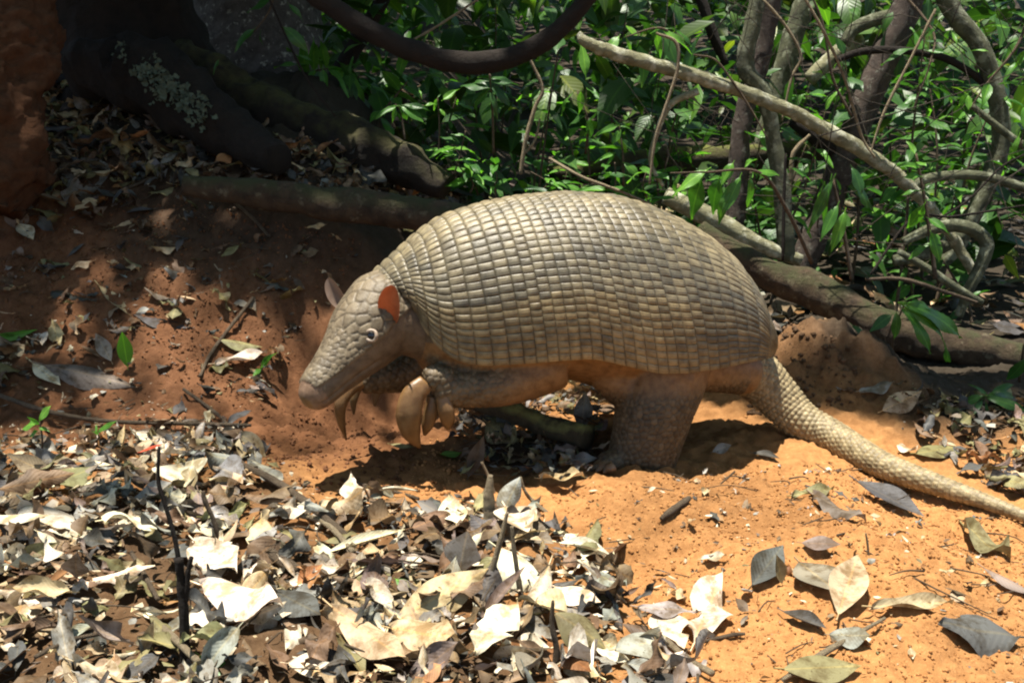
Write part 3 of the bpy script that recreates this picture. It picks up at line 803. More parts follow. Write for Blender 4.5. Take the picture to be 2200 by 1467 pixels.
# small bright seedling on the dark ground behind the head
b = at(942, 330, 3.35)
pr = plant("seedling", "small bright green seedling with one shining white leaf beyond the mossy root", "plant", "saplings and leafy plants of the understorey", b,
           [([b, at(944, 270, 3.33), at(940, 210, 3.32)], [.003, .0025, .002])])
aimed(pr, [(952, 215, 988, 186, "drip", 2), (940, 212, 930, 240, "oval", 2), (938, 225, 920, 215, "oval", 2), (945, 235, 958, 246, "oval", 2), (940, 210, 948, 200, "lance", 1), (906, 210, 902, 184, "lance", 2)], 3.32)
b = at(870, 300, 3.4)
pr = plant("low_shrub", "low shrub spreading flat matt green leaves beyond the mossy root", "plant", "saplings and leafy plants of the understorey", b,
           [([b, at(860, 240, 3.4), at(850, 225, 3.36)], [.004, .003, .002])])
aimed(pr, [(850, 230, 805, 250, "oval", 1), (850, 232, 842, 266, "oval", 1), (858, 232, 882, 258, "oval", 1), (862, 230, 915, 250, "drip", 1), (870, 228, 925, 232, "oval", 0), (855, 228, 815, 236, "lance", 1), (865, 226, 900, 222, "drip", 0)], 3.36)
b = at(1258, 330, 3.6)
pr = plant("sapling", "sapling holding one vivid oval leaf against the dark above the back", "plant", "saplings and leafy plants of the understorey", b,
           [([b, at(1262, 260, 3.5), at(1240, 195, 3.5)], [.004, .003, .002])])
aimed(pr, [(1248, 196, 1245, 250, "oval", 2), (1232, 198, 1186, 240, "lance", 1), (1260, 260, 1280, 300, "drip", 0), (1255, 250, 1215, 262, "drip", 0)], 3.48)
b = at(1340, 400, 3.5)
pr = plant("sapling", "sapling with one pale yellow green leaf turned to the light above the back", "plant", "saplings and leafy plants of the understorey", b,
           [([b, at(1338, 330, 3.45), at(1330, 270, 3.45)], [.004, .003, .002])])
aimed(pr, [(1334, 278, 1314, 308, "oval", 2), (1330, 272, 1360, 268, "lance", 1), (1326, 272, 1270, 290, "drip", 1), (1336, 300, 1370, 330, "drip", 0), (1318, 330, 1278, 345, "lance", 2), (1320, 332, 1295, 365, "lance", 2), (1340, 350, 1375, 372, "oval", 1), (1345, 310, 1352, 322, "lance", 1)], 3.45)
# arching strap leaves and low herbs just behind the back
for (px, py, lab, hh) in ((975, 345, "tuft of broad strap leaves arching beside the mossy root end", .13), (1065, 395, "low leafy herb in the gap behind the highest log end", .10), (1180, 410, "low leafy herb at the foot of the forked tan stem", .10), (1300, 405, "low leafy herb among the twigs above the middle of the back", .12), (1395, 425, "low leafy herb left of the drooping sapling", .12), (1010, 385, "small glossy herb between the strap leaf tuft and the back", .09)):
    b = ground(px, py + 22, 2.7); b = at(px, py + 30, 3.35)
    pr = plant("herb", lab, "plant", "saplings and leafy plants of the understorey", b, [(shoot(b, hh, (random.uniform(-.05, .05), 0)), [.003, .002])])
    for k in range(9):
        a = random.uniform(0, 6.283)
        add_leaf(pr, b + [0, 0, hh * random.uniform(.3, 1)], (math.cos(a), math.sin(a), random.uniform(-.1, .5)), (0, -.4, 1), random.uniform(.06, .12), random.choice(("lance", "drip", "oval")), random.choice((1, 1, 2, 0)))
# the two ferny plants and the broad leaves by the fallen log
b = at(1915, 760, 2.85)
pr = plant("fern_like_plant", "plant with long toothed dark green leaves fanning over the fallen log", "fern", "saplings and leafy plants of the understorey", b,
           [([b, at(1925, 700, 2.78), at(1948, 640, 2.75)], [.004, .003, .002])])
aimed(pr, [(1945, 645, 1985, 622, "toothed", 1), (1945, 650, 2058, 652, "toothed", 1), (1948, 656, 2105, 698, "toothed", 1), (1945, 660, 2125, 740, "toothed", 1), (1940, 665, 2028, 748, "toothed", 1), (1925, 672, 1932, 732, "drip", 0), (1915, 676, 1868, 708, "drip", 0), (1920, 655, 1905, 635, "lance", 0)], 2.74)
b = at(2110, 960, 2.55)
pr = plant("fern_like_plant", "low fern with toothed leaves at the right edge above the dry litter", "fern", "saplings and leafy plants of the understorey", b,
           [([b, at(2100, 900, 2.55), at(2115, 850, 2.52)], [.004, .003, .002])])
aimed(pr, [(2115, 850, 2045, 868, "toothed", 0), (2118, 846, 2085, 822, "toothed", 0), (2122, 850, 2200, 838, "toothed", 0), (2120, 855, 2215, 872, "toothed", 0), (2110, 860, 2075, 905, "toothed", 0), (2116, 862, 2125, 900, "toothed", 0), (2130, 845, 2185, 815, "toothed", 0)], 2.5)
b = at(1900, 850, 2.8)
pr = plant("thin_sapling", "thin sapling with hanging pale backed leaves between the earth heap and the fallen log", "plant", "saplings and leafy plants of the understorey", b,
           [([b, at(1905, 770, 2.78), at(1900, 720, 2.76)], [.003, .003, .002])])
aimed(pr, [(1832, 700, 1900, 752, "lance", 0), (1885, 760, 1835, 765, "lance", 1), (1912, 785, 1958, 845, "drip", 1), (1905, 770, 1860, 730, "lance", 0)], 2.76)
b = at(2190, 820, 2.75)
pr = plant("sapling", "broad dark leaf plant cut by the right edge beside the fallen log", "plant", "saplings and leafy plants of the understorey", b, [([b, at(2200, 740, 2.7)], [.004, .003])])
aimed(pr, [(2205, 770, 2165, 830, "drip", 0), (2205, 760, 2230, 800, "drip", 1), (2200, 745, 2215, 700, "drip", 0)], 2.68)
# leaves against the grey trunk
b = at(650, 30, 3.6)
pr = plant("hanging_shoot", "shoot of broad dull leaves hanging in front of the grey trunk", "plant", "saplings and leafy plants of the understorey", at(600, -60, 3.6),
           [([at(600, -60, 3.6), at(580, 20, 3.55), at(545, 70, 3.55)], [.004, .003, .002])])
aimed(pr, [(545, 65, 500, 105, "oval", 0), (560, 68, 552, 100, "lance", 0), (585, 0, 520, 12, "drip", 0), (620, 10, 655, 45, "oval", 0), (610, 60, 668, 105, "drip", 0), (640, 120, 680, 132, "lance", 0), (470, 130, 455, 160, "lance", 0)], 3.52)

# many more saplings filling the thicket, each its own
ADJ = {("lance", 0): "dark narrow leaved", ("lance", 1): "green narrow leaved", ("oval", 0): "dark oval leaved", ("oval", 1): "green oval leaved", ("drip", 0): "dark broad leaved", ("drip", 1): "green broad leaved", ("oval", 2): "bright oval leaved", ("lance", 2): "bright narrow leaved", ("drip", 2): "bright broad leaved"}
def zone(px, py):
    if px < 900: return "behind the left end of the hanging liana"
    if px < 1060: return "in the dark under the sag of the hanging liana" if py > 140 else "above the sag of the hanging liana"
    if px < 1240: return "right of the star-leaved sapling" if py > 140 else "behind the right end of the hanging liana"
    if px < 1430: return "behind the sunlit end of the lichen branch" if py < 170 else "below the sunlit end of the lichen branch"
    if px < 1640: return "between the lichen branch and the rotten log" if py > 200 else "left of the kinked green trunk"
    if px < 1830: return "between the kinked trunk and the leaning trunk" if py > 200 else "behind the broken limb stub"
    if px < 2000: return "right behind the thick leaning trunk" if py > 150 else "at the top right of the leaning trunk"
    return "in the tangle at the right edge" if py > 250 else "among the sunlit leaves at the right corner"
n_s = 0; used_s = set(); tries = 0
for _ in range(400):
    if n_s >= 60: break
    px = random.uniform(690, 2240); py = random.uniform(-10, 430)
    if px > 1500: py = random.uniform(-10, 560)
    if inside([(1280, 415), (1500, 480), (1640, 640), (1640, 900), (900, 900), (900, 470)], np.array([px]), np.array([py]))[0]: continue
    Y = random.uniform(3.6, 5.2); p = at(px, py, Y); gz = Hf(p[0], p[1])
    if p[2] < gz + .03 or (px < 800 and py > 170): continue
    lab = None
    while lab is None or lab in used_s:
        k = random.choice(("lance", "oval", "drip", "drip")); gidx = random.choices((0, 1, 2), (6, 4, 1.2 if px > 1300 else .3))[0]
        lab = f"{ADJ[k, gidx]} sapling {zone(px, py)}"; tries += 1
        if tries % 14 == 0: break
    if lab in used_s: continue
    used_s.add(lab); n_s += 1
    if 0: gidx = random.choices((0, 1, 2), (6, 4, 1.2 if px > 1300 else .3))[0]
    lean = (random.uniform(-.15, .15), random.uniform(-.25, .05))
    b = np.array([p[0] - lean[0], p[1] - lean[1], Hf(p[0] - lean[0], p[1] - lean[1]) - .01])
    P = shoot(b, p[2] - b[2], lean)
    pr = plant("sapling", lab, "plant", "saplings and leafy plants of the understorey", b, [(P, [.006, .005, .004, .002])])
    h = p[2] - b[2]
    sprig(pr, P, random.randint(9, 14), random.uniform(.09, .17), k, gidx, t0=max(.25, 1 - .42 / max(h, .3)))

# ------------------------------------------------------------------ the giant armadillo
YAW = math.radians(16)
AO = np.array([0.155, 2.26, 0.0])                       # middle of the trunk, on the ground
AD = np.array([-math.cos(YAW), -math.sin(YAW), 0])      # towards the head
AN = np.array([math.sin(YAW), -math.cos(YAW), 0])       # towards the near flank
AU = np.array([0, 0, 1.0])
def A(s, lat, z): return AO + AD * np.asarray(s)[..., None] + AN * np.asarray(lat)[..., None] + AU * np.asarray(z)[..., None]
def onlat(px, py, lat):
    """where the sight line through (px, py) meets the plane lat metres to the near side of the spine"""
    d = ray(px, py); t = ((AO - CAM) @ AN + lat) / (d @ AN)
    return CAM + d * t
def sz(px, py, lat):
    p = onlat(px, py, lat) - AO
    return p @ AD, p[2]

PHI0 = -0.30
wr = np.array([[-3, .070], [-2, .084], [-1, .097], [0, .112], [2, .140], [5, .168], [10, .190], [16, .200], [22, .196], [26, .178], [29, .140], [30, .115], [31, .080]])
topp = np.array([[-3, 800, 592], [-2, 820, 572], [-1, 838, 556], [0, 856, 541], [2, 898, 502], [4, 950, 465], [7, 1035, 438], [11, 1125, 421], [16, 1225, 413], [21, 1320, 420], [24, 1400, 444], [27, 1490, 488], [29, 1570, 550], [30, 1618, 625], [31, 1645, 705]])
botp = np.array([[-3, 868, 640], [-2, 878, 655], [-1, 888, 670], [0, 900, 688], [1, 922, 733], [2, 950, 766], [3, 986, 790], [4, 1026, 798], [5, 1062, 798], [7, 1130, 795], [10, 1202, 789], [13, 1274, 784], [16, 1345, 800], [19, 1416, 818], [22, 1482, 816], [25, 1546, 805], [28, 1606, 788], [30, 1644, 776], [31, 1658, 768]])
def interp(tab, r): return np.stack([np.interp(r, tab[:, 0], tab[:, k]) for k in range(1, tab.shape[1])], -1)
_r = np.linspace(-3, 31, 341)
def smooth_tab(y, k=13):
    p = np.pad(y, k, mode='reflect', reflect_type='odd')
    ker = np.hanning(2 * k + 1); ker /= ker.sum()
    return np.convolve(p, ker, 'valid')
_w = smooth_tab(interp(wr, _r)[:, 0], 19)
_tp = interp(topp, _r); _bp = interp(botp, _r)
_ts = np.array([sz(x, y, 0.0) for x, y in _tp]); _bs = np.array([sz(x, y, w * math.cos(PHI0)) for (x, y), w in zip(_bp, _w)])
TS, TZ, BS, BZ = (smooth_tab(a, 15) for a in (_ts[:, 0], _ts[:, 1], _bs[:, 0], _bs[:, 1]))
def shell(r, phi, scale=1.0):
    """point of the carapace: row r along the back, angle phi from near edge (PHI0) over the spine (pi/2) to the far edge"""
    f = lambda tab: np.interp(r, _r, tab)
    t = (np.sin(phi) - math.sin(PHI0)) / (1 - math.sin(PHI0))
    lat = f(_w) * np.sign(np.cos(phi)) * np.abs(np.cos(phi)) ** 0.92 * scale
    s = f(BS) + (f(TS) - f(BS)) * t
    z = f(BZ) + (f(TZ) - f(BZ)) * t
    return A(s, lat, z)

# --- soft body: trunk, neck, head, legs and tail lofted, fused into one continuous surface
bodyG = Geo()
def loft(C, X, Y, rx, ry, n=None, sides=28):
    m = len(C); n = n or m * 5
    u = np.linspace(0, m - 1, n)
    C = catmull(C, n)
    f = lambda a: np.stack([np.interp(u, np.arange(m), np.asarray(a, float)[:, k]) for k in range(3)], -1)
    X, Y = f(X), f(Y)
    rx = smooth_tab(np.interp(u, np.arange(m), rx), 2); ry = smooth_tab(np.interp(u, np.arange(m), ry), 2)
    th = np.linspace(0, 2 * np.pi, sides, endpoint=False)
    V = C[:, None] + X[:, None] * (rx[:, None] * np.cos(th))[..., None] + Y[:, None] * (ry[:, None] * np.sin(th))[..., None]
    V = np.concatenate([np.repeat(C[:1, None], sides, 1), V, np.repeat(C[-1:, None], sides, 1)], 0)
    return V.reshape(-1, 3), grid_faces(n + 2, sides, True)

# trunk, just inside the shell, belly hanging a little below its edge
rows = [1.2, 2.5, 5, 9, 14, 19, 24, 28, 30]
Cc, rx, ry = [], [], []
for r in rows:
    f = lambda tab: float(np.interp(r, _r, tab))
    top = f(TZ) - .016; bot = f(BZ) - (.062 if r < 22 else .045 if r < 26 else .022)
    mids = .5 * (f(TS) + f(BS))
    Cc.append(A(np.array(mids), np.array(0.0), np.array(.5 * (top + bot)))); rx.append(f(_w) * (.93 if r < 29 else .8)); ry.append(.5 * (top - bot))
bodyG.add(*loft(Cc, [AN] * len(rows), [AU] * len(rows), rx, ry, 50, 36))

# head: axis down, left and a little towards the lens
h0 = onlat(832, 668, 0.015); h1 = onlat(672, 842, 0.115)
ax = (h1 - h0); HL = np.linalg.norm(ax); ax = ax / HL
lat_h = np.cross(ax, AU); lat_h /= np.linalg.norm(lat_h)
if lat_h @ AN < 0: lat_h = -lat_h
up_h = np.cross(lat_h, ax)
if up_h[2] < 0: up_h = -up_h
hs = [(-.42, .052, .052, -.012), (-.15, .074, .078, -.004), (.0, .080, .086, .0), (.2, .076, .080, .0), (.35, .070, .074, .0), (.5, .058, .062, -.003), (.65, .048, .052, -.005), (.8, .041, .044, -.005), (.92, .037, .040, -.005), (1.02, .032, .034, -.006), (1.08, .023, .025, -.006), (1.115, .010, .012, -.006)]
bodyG.add(*loft([h0 + ax * HL * t + up_h * o for t, a, b, o in hs], [lat_h] * len(hs), [up_h] * len(hs), [a for t, a, b, o in hs], [b for t, a, b, o in hs], 70, 32))
# neck
bodyG.add(*tube([onlat(960, 700, .03), onlat(900, 690, .03), onlat(845, 672, .03)], [.082, .074, .068], sides=28)[:2])

def limb(P, R, **k): bodyG.add(*tube(P, R, sides=20, **k)[:2])
# near foreleg, lifted and reaching forward
limb([onlat(1190, 775, .07), onlat(1100, 815, .085), onlat(1020, 830, .095), onlat(965, 832, .105), onlat(932, 835, .11)], [.060, .050, .040, .036, .030])
limb([onlat(962, 815, .112), onlat(935, 812, .115), onlat(915, 818, .115)], [.026, .025, .020])
# far foreleg
limb([onlat(960, 770, -.09), onlat(880, 795, -.09), onlat(820, 808, -.08), onlat(775, 818, -.075)], [.055, .044, .034, .026])
# near hind leg: a thick column standing on a broad foot
hg = Hf(*(onlat(1380, 1010, .11)[:2]))
limb([onlat(1440, 740, .07), onlat(1425, 810, .085), onlat(1408, 870, .10), onlat(1392, 935, .105), onlat(1378, 990, .105)], [.092, .090, .082, .074, .070])
limb([onlat(1410, 985, .105), onlat(1345, 990, .115), onlat(1292, 998, .12)], [.050, .034, .022])
limb([onlat(1470, 785, .07), onlat(1540, 790, .06), onlat(1605, 800, .03)], [.055, .052, .048])
# far hind leg and the fold of the groin
limb([onlat(1400, 760, -.09), onlat(1395, 850, -.10), onlat(1385, 930, -.10), onlat(1375, 985, -.10)], [.085, .075, .066, .06])
limb([onlat(1300, 790, .07), onlat(1345, 825, .08), onlat(1400, 850, .085)], [.045, .05, .055])
# tail, thick at the root, lying out along the ground to the right
TY = [None] * 4 + [2.29, 2.15, 2.05, 1.975, 1.90]
tailpx = [(1560, 770, .0, 60), (1622, 805, .0, 56), (1668, 850, .02, 49), (1720, 902, .06, 42), (1790, 950, .12, 36), (1890, 996, .19, 30), (2010, 1040, .27, 24), (2120, 1078, .34, 18), (2250, 1128, .42, 13)]
tP, tR = [], []
for (x, y, l, r) in tailpx:
    p = onlat(x, y, l) if TY[len(tP)] is None else at(x, y, TY[len(tP)]); tP.append(p); tR.append(r / FPX * p[1])
tP = np.array(tP); tR = np.array(tR)
for i in range(4, len(tP)):
    tP[i][2] = max(tP[i][2], Hf(tP[i][0], tP[i][1]) + tR[i] * .82)
limb(tP, tR, n=60)
raw = make_mesh("raw", np.vstack(bodyG.V), np.vstack(bodyG.F), None)
tmp = link("raw", raw)
md = tmp.modifiers.new("fuse", 'REMESH'); md.mode = 'VOXEL'; md.voxel_size = 0.0029; md.use_smooth_shade = True
dg = bpy.context.evaluated_depsgraph_get()
ev = tmp.evaluated_get(dg)
fused = bpy.data.meshes.new_from_object(ev)
bpy.data.objects.remove(tmp); bpy.data.meshes.remove(raw)
nv = len(fused.vertices)
BV = np.empty(nv * 3); fused.vertices.foreach_get("co", BV); BV = BV.reshape(-1, 3)
ED = np.empty(len(fused.edges) * 2, np.int32); fused.edges.foreach_get("vertices", ED); ED = ED.reshape(-1, 2)
deg = np.bincount(ED.ravel(), minlength=nv)[:, None]
def relax(V, it, lam):
    for _ in range(it):
        acc = np.zeros_like(V)
        for k in range(3):
            acc[:, k] = np.bincount(ED[:, 0], V[ED[:, 1], k], nv) + np.bincount(ED[:, 1], V[ED[:, 0], k], nv)
        V = V + lam * (acc / np.maximum(deg, 1) - V)
    return V
BV = relax(BV, 14, .6)
fused.vertices.foreach_set("co", BV.ravel()); fused.update()
NV = np.empty(nv * 3); fused.vertices.foreach_get("normal", NV); NV = NV.reshape(-1, 3)

def voronoi_relief(idx, P, spacing, seed):
    """distance to the cell border and a random tone per cell, cells about spacing wide"""
    r_ = np.random.default_rng(seed)
    order = r_.permutation(len(P)); kd_pts = []; cell = {}
    s = spacing * .62
    for i in order:                               # rough blue-noise picks on a hash grid
        key = tuple((P[i] / s).astype(int))
        if key in cell: continue
        ok = True
        for dx in (-1, 0, 1):
            for dy in (-1, 0, 1):
                for dz in (-1, 0, 1):
                    j = cell.get((key[0] + dx, key[1] + dy, key[2] + dz))
                    if j is not None and np.sum((P[j] - P[i]) ** 2) < (spacing * .82) ** 2: ok = False; break
                if not ok: break
            if not ok: break
        if ok: cell[key] = i; kd_pts.append(i)
    kd = KDTree(len(kd_pts))
    for n_, i in enumerate(kd_pts): kd.insert(P[i], n_)
    kd.balance()
    tone = r_.uniform(0, 1, len(kd_pts))
    e = np.zeros(len(P)); t = np.zeros(len(P))
    for n_ in range(len(P)):
        q = kd.find_n(P[n_], 2)
        e[n_] = q[1][2] - q[0][2]; t[n_] = tone[q[0][1]]
    return e / spacing, t

dz = np.zeros(nv); bc = np.tile(np.array([[.205, .116, .048]]), (nv, 1))   # bare belly skin: warm orange brown
# head
q = BV - h0; ht = (q @ ax) / HL; hl = q @ lat_h; hu = q @ up_h
rad = np.interp(ht, [h[0] for h in hs], [h[1] for h in hs])
is_head = (ht > -.25) & (ht < 1.1) & (np.hypot(hl, hu) < rad * 1.35 + .008)
elev = hu / np.maximum(rad, .01)
shield = is_head & (elev > np.interp(ht, [0, .3, .45, .8, 1], [.30, .22, .18, .30, .5])) & (ht < 1.0)
face = is_head & ~shield
bc[face] = (.125, .086, .052)
noser = is_head & (ht > .98); bc[noser] = (.20, .125, .078)
nk = (BV - AO) @ AD > .34; bc[nk & ~is_head & (BV[:, 2] > .28)] = (.13, .10, .065)
idx = np.where(shield)[0]
sc = np.where(ht[idx] > .55, 1.7, 1.0)
P2 = np.stack([ht[idx] * HL * .85 * np.where(ht[idx] > .55, 1.0, 1.0), hl[idx], hu[idx]], 1)
e, t = voronoi_relief(idx, P2, .0205, 3)
small = ht[idx] > .50
e2, t2 = voronoi_relief(idx, P2, .0115, 4)
e = np.where(small, e2, e); t = np.where(small, t2, t)
edge = smooth((elev[idx] - .2) / .1)
dz[idx] = .0024 * smooth(e / .22) + .0008 * edge
bc[idx] = np.array([.158, .122, .076]) * (.74 + .5 * t[:, None]) * (.55 + .45 * smooth(e / .16))[:, None]
crease = face & (ht > .45) & (ht < 1.04)
dz[crease] -= .0035 * np.exp(-((elev[crease] + .42) / .07) ** 2)
# legs, paws and tail: scaly skin
q = BV - AO; bs_ = q @ AD; bl = q @ AN
kd = KDTree(61)
tc = catmull(tP, 61)
for i, p in enumerate(tc): kd.insert(p, i)
kd.balance()
trr = np.interp(np.linspace(0, len(tR) - 1, 61), np.arange(len(tR)), tR)
tl = np.concatenate([[0], np.cumsum(np.linalg.norm(np.diff(tc, axis=0), axis=1))])
cand = np.where(bs_ < -.33)[0]
for i in cand:
    co, k, d = kd.find(BV[i])
    if d < trr[k] * 1.25 and k > 4:
        T = tc[min(k + 1, 60)] - tc[max(k - 1, 0)]; T /= np.linalg.norm(T)
        v = BV[i] - tc[k]; along = tl[k] + v @ T
        side = np.cross(T, AU); side /= np.linalg.norm(side); up = np.cross(side, T)
        ang = math.atan2(v @ up, v @ side)
        R = trr[k]; row = along / .0125; ri = math.floor(row); fr = row - ri
        ncol = 26 if k < 22 else (20 if k < 40 else 14)
        c = ang / (2 * math.pi) * ncol + (.5 if ri % 2 else 0.0); ci = math.floor(c); fc = c - ci
        ee = min(1 - abs(2 * fr - 1), 1 - abs(2 * fc - 1))
        amp = .0034 * min(1, R / .03)
        dz[i] = amp * min(1, ee / .55) * (.6 + .6 * fr)
        tn = ((ri * 7919 + ci * 104729) % 97) / 97
        bc[i] = np.array([.30, .235, .128]) * (.72 + .5 * tn) * (.6 + .4 * min(1, ee / .3))
legs = (BV[:, 2] < np.interp(bs_, [-.5, 0, .5], [.20, .19, .22])) & (bs_ > -.34) & (bs_ < .62) & ~is_head
hind = legs & (bs_ < .17) & (BV[:, 2] < .175); 
FK = catmull([onlat(1100, 815, .085), onlat(1020, 830, .095), onlat(965, 832, .105), onlat(932, 828, .11), onlat(915, 818, .115)], 30); FK2 = catmull([onlat(880, 795, -.09), onlat(820, 808, -.08), onlat(775, 818, -.075)], 20)
dmin = np.min(np.linalg.norm(BV[:, None] - np.vstack([FK, FK2])[None], axis=2), axis=1)
fore = (dmin < .056) & ~is_head & (BV[:, 2] < .30)
idx = np.where(hind)[0]
e, t = voronoi_relief(idx, BV[idx], .0125, 5)
hw = smooth((.178 - BV[idx, 2]) / .04)
dz[idx] = .0021 * smooth(e / .35) * hw; bc[idx] = bc[idx] * (1 - hw[:, None]) + hw[:, None] * np.array([.098, .070, .038]) * (.72 + .5 * t[:, None]) * (.5 + .5 * smooth(e / .25))[:, None]
idx = np.where(fore)[0]
e, t = voronoi_relief(idx, BV[idx], .014, 6)
paw = smooth((bs_[idx] - .13) / .15) * smooth((.058 - dmin[idx]) / .012)
dz[idx] = .0030 * smooth(e / .32) * paw
bc[idx] = bc[idx] * (1 - paw[:, None]) + np.array([.120, .088, .050]) * (.82 + .35 * t[:, None]) * paw[:, None]
# skin wrinkles elsewhere
plain = ~(shield | hind)
w_ = vnoise(BV[:, 0] * 75, BV[:, 1] * 40, BV[:, 2] * 55)
dz += np.where(plain & (dz == 0), .0012 * w_ * np.where(is_head, .35, 1.0), 0)
BV2 = BV + NV * dz[:, None]
fused.vertices.foreach_set("co", BV2.ravel()); fused.update()
a = fused.color_attributes.new("Col", 'FLOAT_COLOR', 'POINT')
c4 = np.ones((nv, 4), np.float32); c4[:, :3] = bc; a.data.foreach_set("color", c4.ravel())
fused.name = "body"
SKIN = mat_skin("armadillo_skin", .52, 60, (.60, .56, .52), 260, .6, .32)
fused.materials.clear(); fused.materials.append(SKIN)
fused.polygons.foreach_set("use_smooth", np.ones(len(fused.polygons), bool))

arma = empty("giant_armadillo", (float(AO[0]), float(AO[1]), Hf(AO[0], AO[1])))
tag(arma, "giant armadillo walking head down to the left, its tail trailing on the red soil", "armadillo")
def apart(name, me, parent=None):
    parent = parent or arma
    o = link(name, me, parent)
    off = Vector((0, 0, 0)); p = parent
    while p: off += p.location; p = p.parent
    o.matrix_parent_inverse = Matrix.Translation(-off)
    return o
body = apart("body", fused)

# --- armour: every plate modelled, row by row
ARMOUR = mat_skin("armadillo_armour", .42, 55, (.60, .57, .54), 500, .5, .5, .42, .62)
_a = np.array([-1, -.86, -.74, -.35, .1, .5, .80, .92, 1.0])       # along the row, rear = +1
_b = np.array([-1, -.88, -.6, -.3, 0, .3, .6, .88, 1.0])
PA, PB = np.meshgrid(_a, _b, indexing='ij')
GN = len(_a)
# each plate rises from the seam in front to a free rear edge that overlaps the next row; side seams are shallow
PROF = np.interp(PA, [-1, -.86, -.74, -.35, .1, .5, .80, .92, 1], [0, .36, .52, .80, .97, 1, .90, .62, 0]) * np.interp(np.abs(PB), [0, .3, .6, .88, 1], [1, .97, .86, .58, .25])
PROF[0, :] = PROF[-1, :] = 0
SEAM = np.interp(np.abs(PA), [.3, .74, .9, 1], [1.04, .95, .76, .52]) * np.interp(np.abs(PB), [.2, .6, .9, 1], [1.04, .98, .90, .80])
faceN = grid_faces(GN, GN)
def plates(r0, r1, ncol, high=.0030, seed=0, jitter=.05):
    g = Geo()
    ph0 = np.linspace(PHI0, math.pi - PHI0, ncol + 1)
    ph0 = ph0 - .10 * np.sin(2 * (ph0 - math.pi / 2)) * -1.0           # larger plates low on the flank
    for r in range(r0, r1):
        ph = ph0 + np.concatenate([[0], (rng.uniform(-jitter, jitter, ncol - 1) + rng.uniform(-.22, .22)) * (ph0[1] - ph0[0]), [0]])
        for c in range(ncol):
            aa = (PA + 1) / 2; bb = (PB + 1) / 2
            rr = r + aa; pp = ph[c] + (ph[c + 1] - ph[c]) * bb
            P = shell(rr, pp)
            du = P[-1, 4] - P[0, 4]; dv = P[4, -1] - P[4, 0]
            n = np.cross(du, dv); n /= np.linalg.norm(n) + 1e-12
            mid = P[4, 4] - A(np.array(np.interp(r + .5, _r, .5 * (TS + BS))), np.array(0.0), np.array(.16))
            if n @ mid < 0: n = -n
            ridge = .0006 * np.cos(PB * 9.5) * (np.abs(PB) < .8)
            hgt = (high * (1 + .10 * rng.normal()) + ridge) * PROF
            V = P + n * hgt[..., None]
            w = P[4, 4]
            blot = float(vnoise(w[0] * 7 + 3, w[1] * 7, w[2] * 7)) * .85 + float(vnoise(w[0] * 26, w[1] * 26, w[2] * 26)) * .35
            tone = np.clip(.5 + .55 * blot + rng.normal(0, .16), 0, 1)
            base = np.array([.090, .078, .052]) * (1 - tone) + np.array([.262, .210, .118]) * tone
            if pp.mean() < .30 or pp.mean() > math.pi - .30: base = base * np.array([1.12, 1.02, .84])
            stri = (1 + .22 * np.cos(PB * 9.5 + rng.normal(0, .4)) * np.exp(-(PB / .8) ** 4) * np.exp(-((PA - .15) / .8) ** 4))
            colr = base * (SEAM * stri)[..., None]
            g.add(V.reshape(-1, 3), faceN, (1, 1, 1), None); g.C[-1] = colr.reshape(-1, 3)
    return g
car = empty("carapace", arma.location); car.parent = arma; car.location = (0, 0, 0)
tag(car)
apart("nape_shield", plates(-3, 0, 26, .0034).mesh("nape_shield", ARMOUR), car)
apart("shoulder_shield", plates(0, 8, 46, .0036).mesh("shoulder_shield", ARMOUR), car)
for r in range(8, 21):
    apart("armour_band", plates(r, r + 1, 54, .0032).mesh("armour_band", ARMOUR), car)
apart("pelvic_shield", plates(21, 31, 50, .0033).mesh("pelvic_shield", ARMOUR), car)

# --- eye, eyelid, ears, claws
bvh = BVHTree.FromPolygons([tuple(v) for v in BV2], [tuple(p.vertices) for p in fused.polygons])
def hit(px, py):
    d = Vector(ray(px, py)); d.normalize()
    loc, nrm, i, dist = bvh.ray_cast(Vector(CAM), d)
    if loc is None: return np.array(onlat(px, py, .08)), np.array([0, -1, 0.])
    return np.array(loc), np.array(nrm)
ep, en = hit(798, 721)
en = en * .6 + np.array([0, -1, .2]) * .4; en /= np.linalg.norm(en)
Fm = frame(np.cross(AU, en), en)           # x along, y up-ish, z outward
th = np.linspace(0, 2 * np.pi, 28, endpoint=False)
ring = np.stack([.0112 * np.cos(th), .0098 * np.sin(th), np.full(28, .0012) + .0012 * np.cos(th * 3)], 1) @ Fm.T + ep
ring = np.vstack([ring, ring[:2]])
g = Geo(); V, F, _ = tube(ring, [.0036], n=30, sides=10, raw=True); g.add(V, F, (.27, .21, .155))
EYELID = mat_skin("eyelid_skin", .45, 90, (.8, .72, .68), 500, .3)
eye_o = None
u_, v_ = np.meshgrid(np.linspace(0, np.pi, 17), np.linspace(0, 2 * np.pi, 25)[:-1], indexing='ij')
sph = np.stack([np.sin(u_) * np.cos(v_), np.sin(u_) * np.sin(v_), np.cos(u_)], -1).reshape(-1, 3)
EYE = mat_plain("dark_eye", (.006, .005, .008), .06, .6, .1)
eye_o = apart("eye", make_mesh("eye", (sph * [.0098, .0086, .0078]) @ Fm.T + ep - en * .0022, grid_faces(17, 24, True), EYE))
apart("eyelid", g.mesh("eyelid", EYELID))

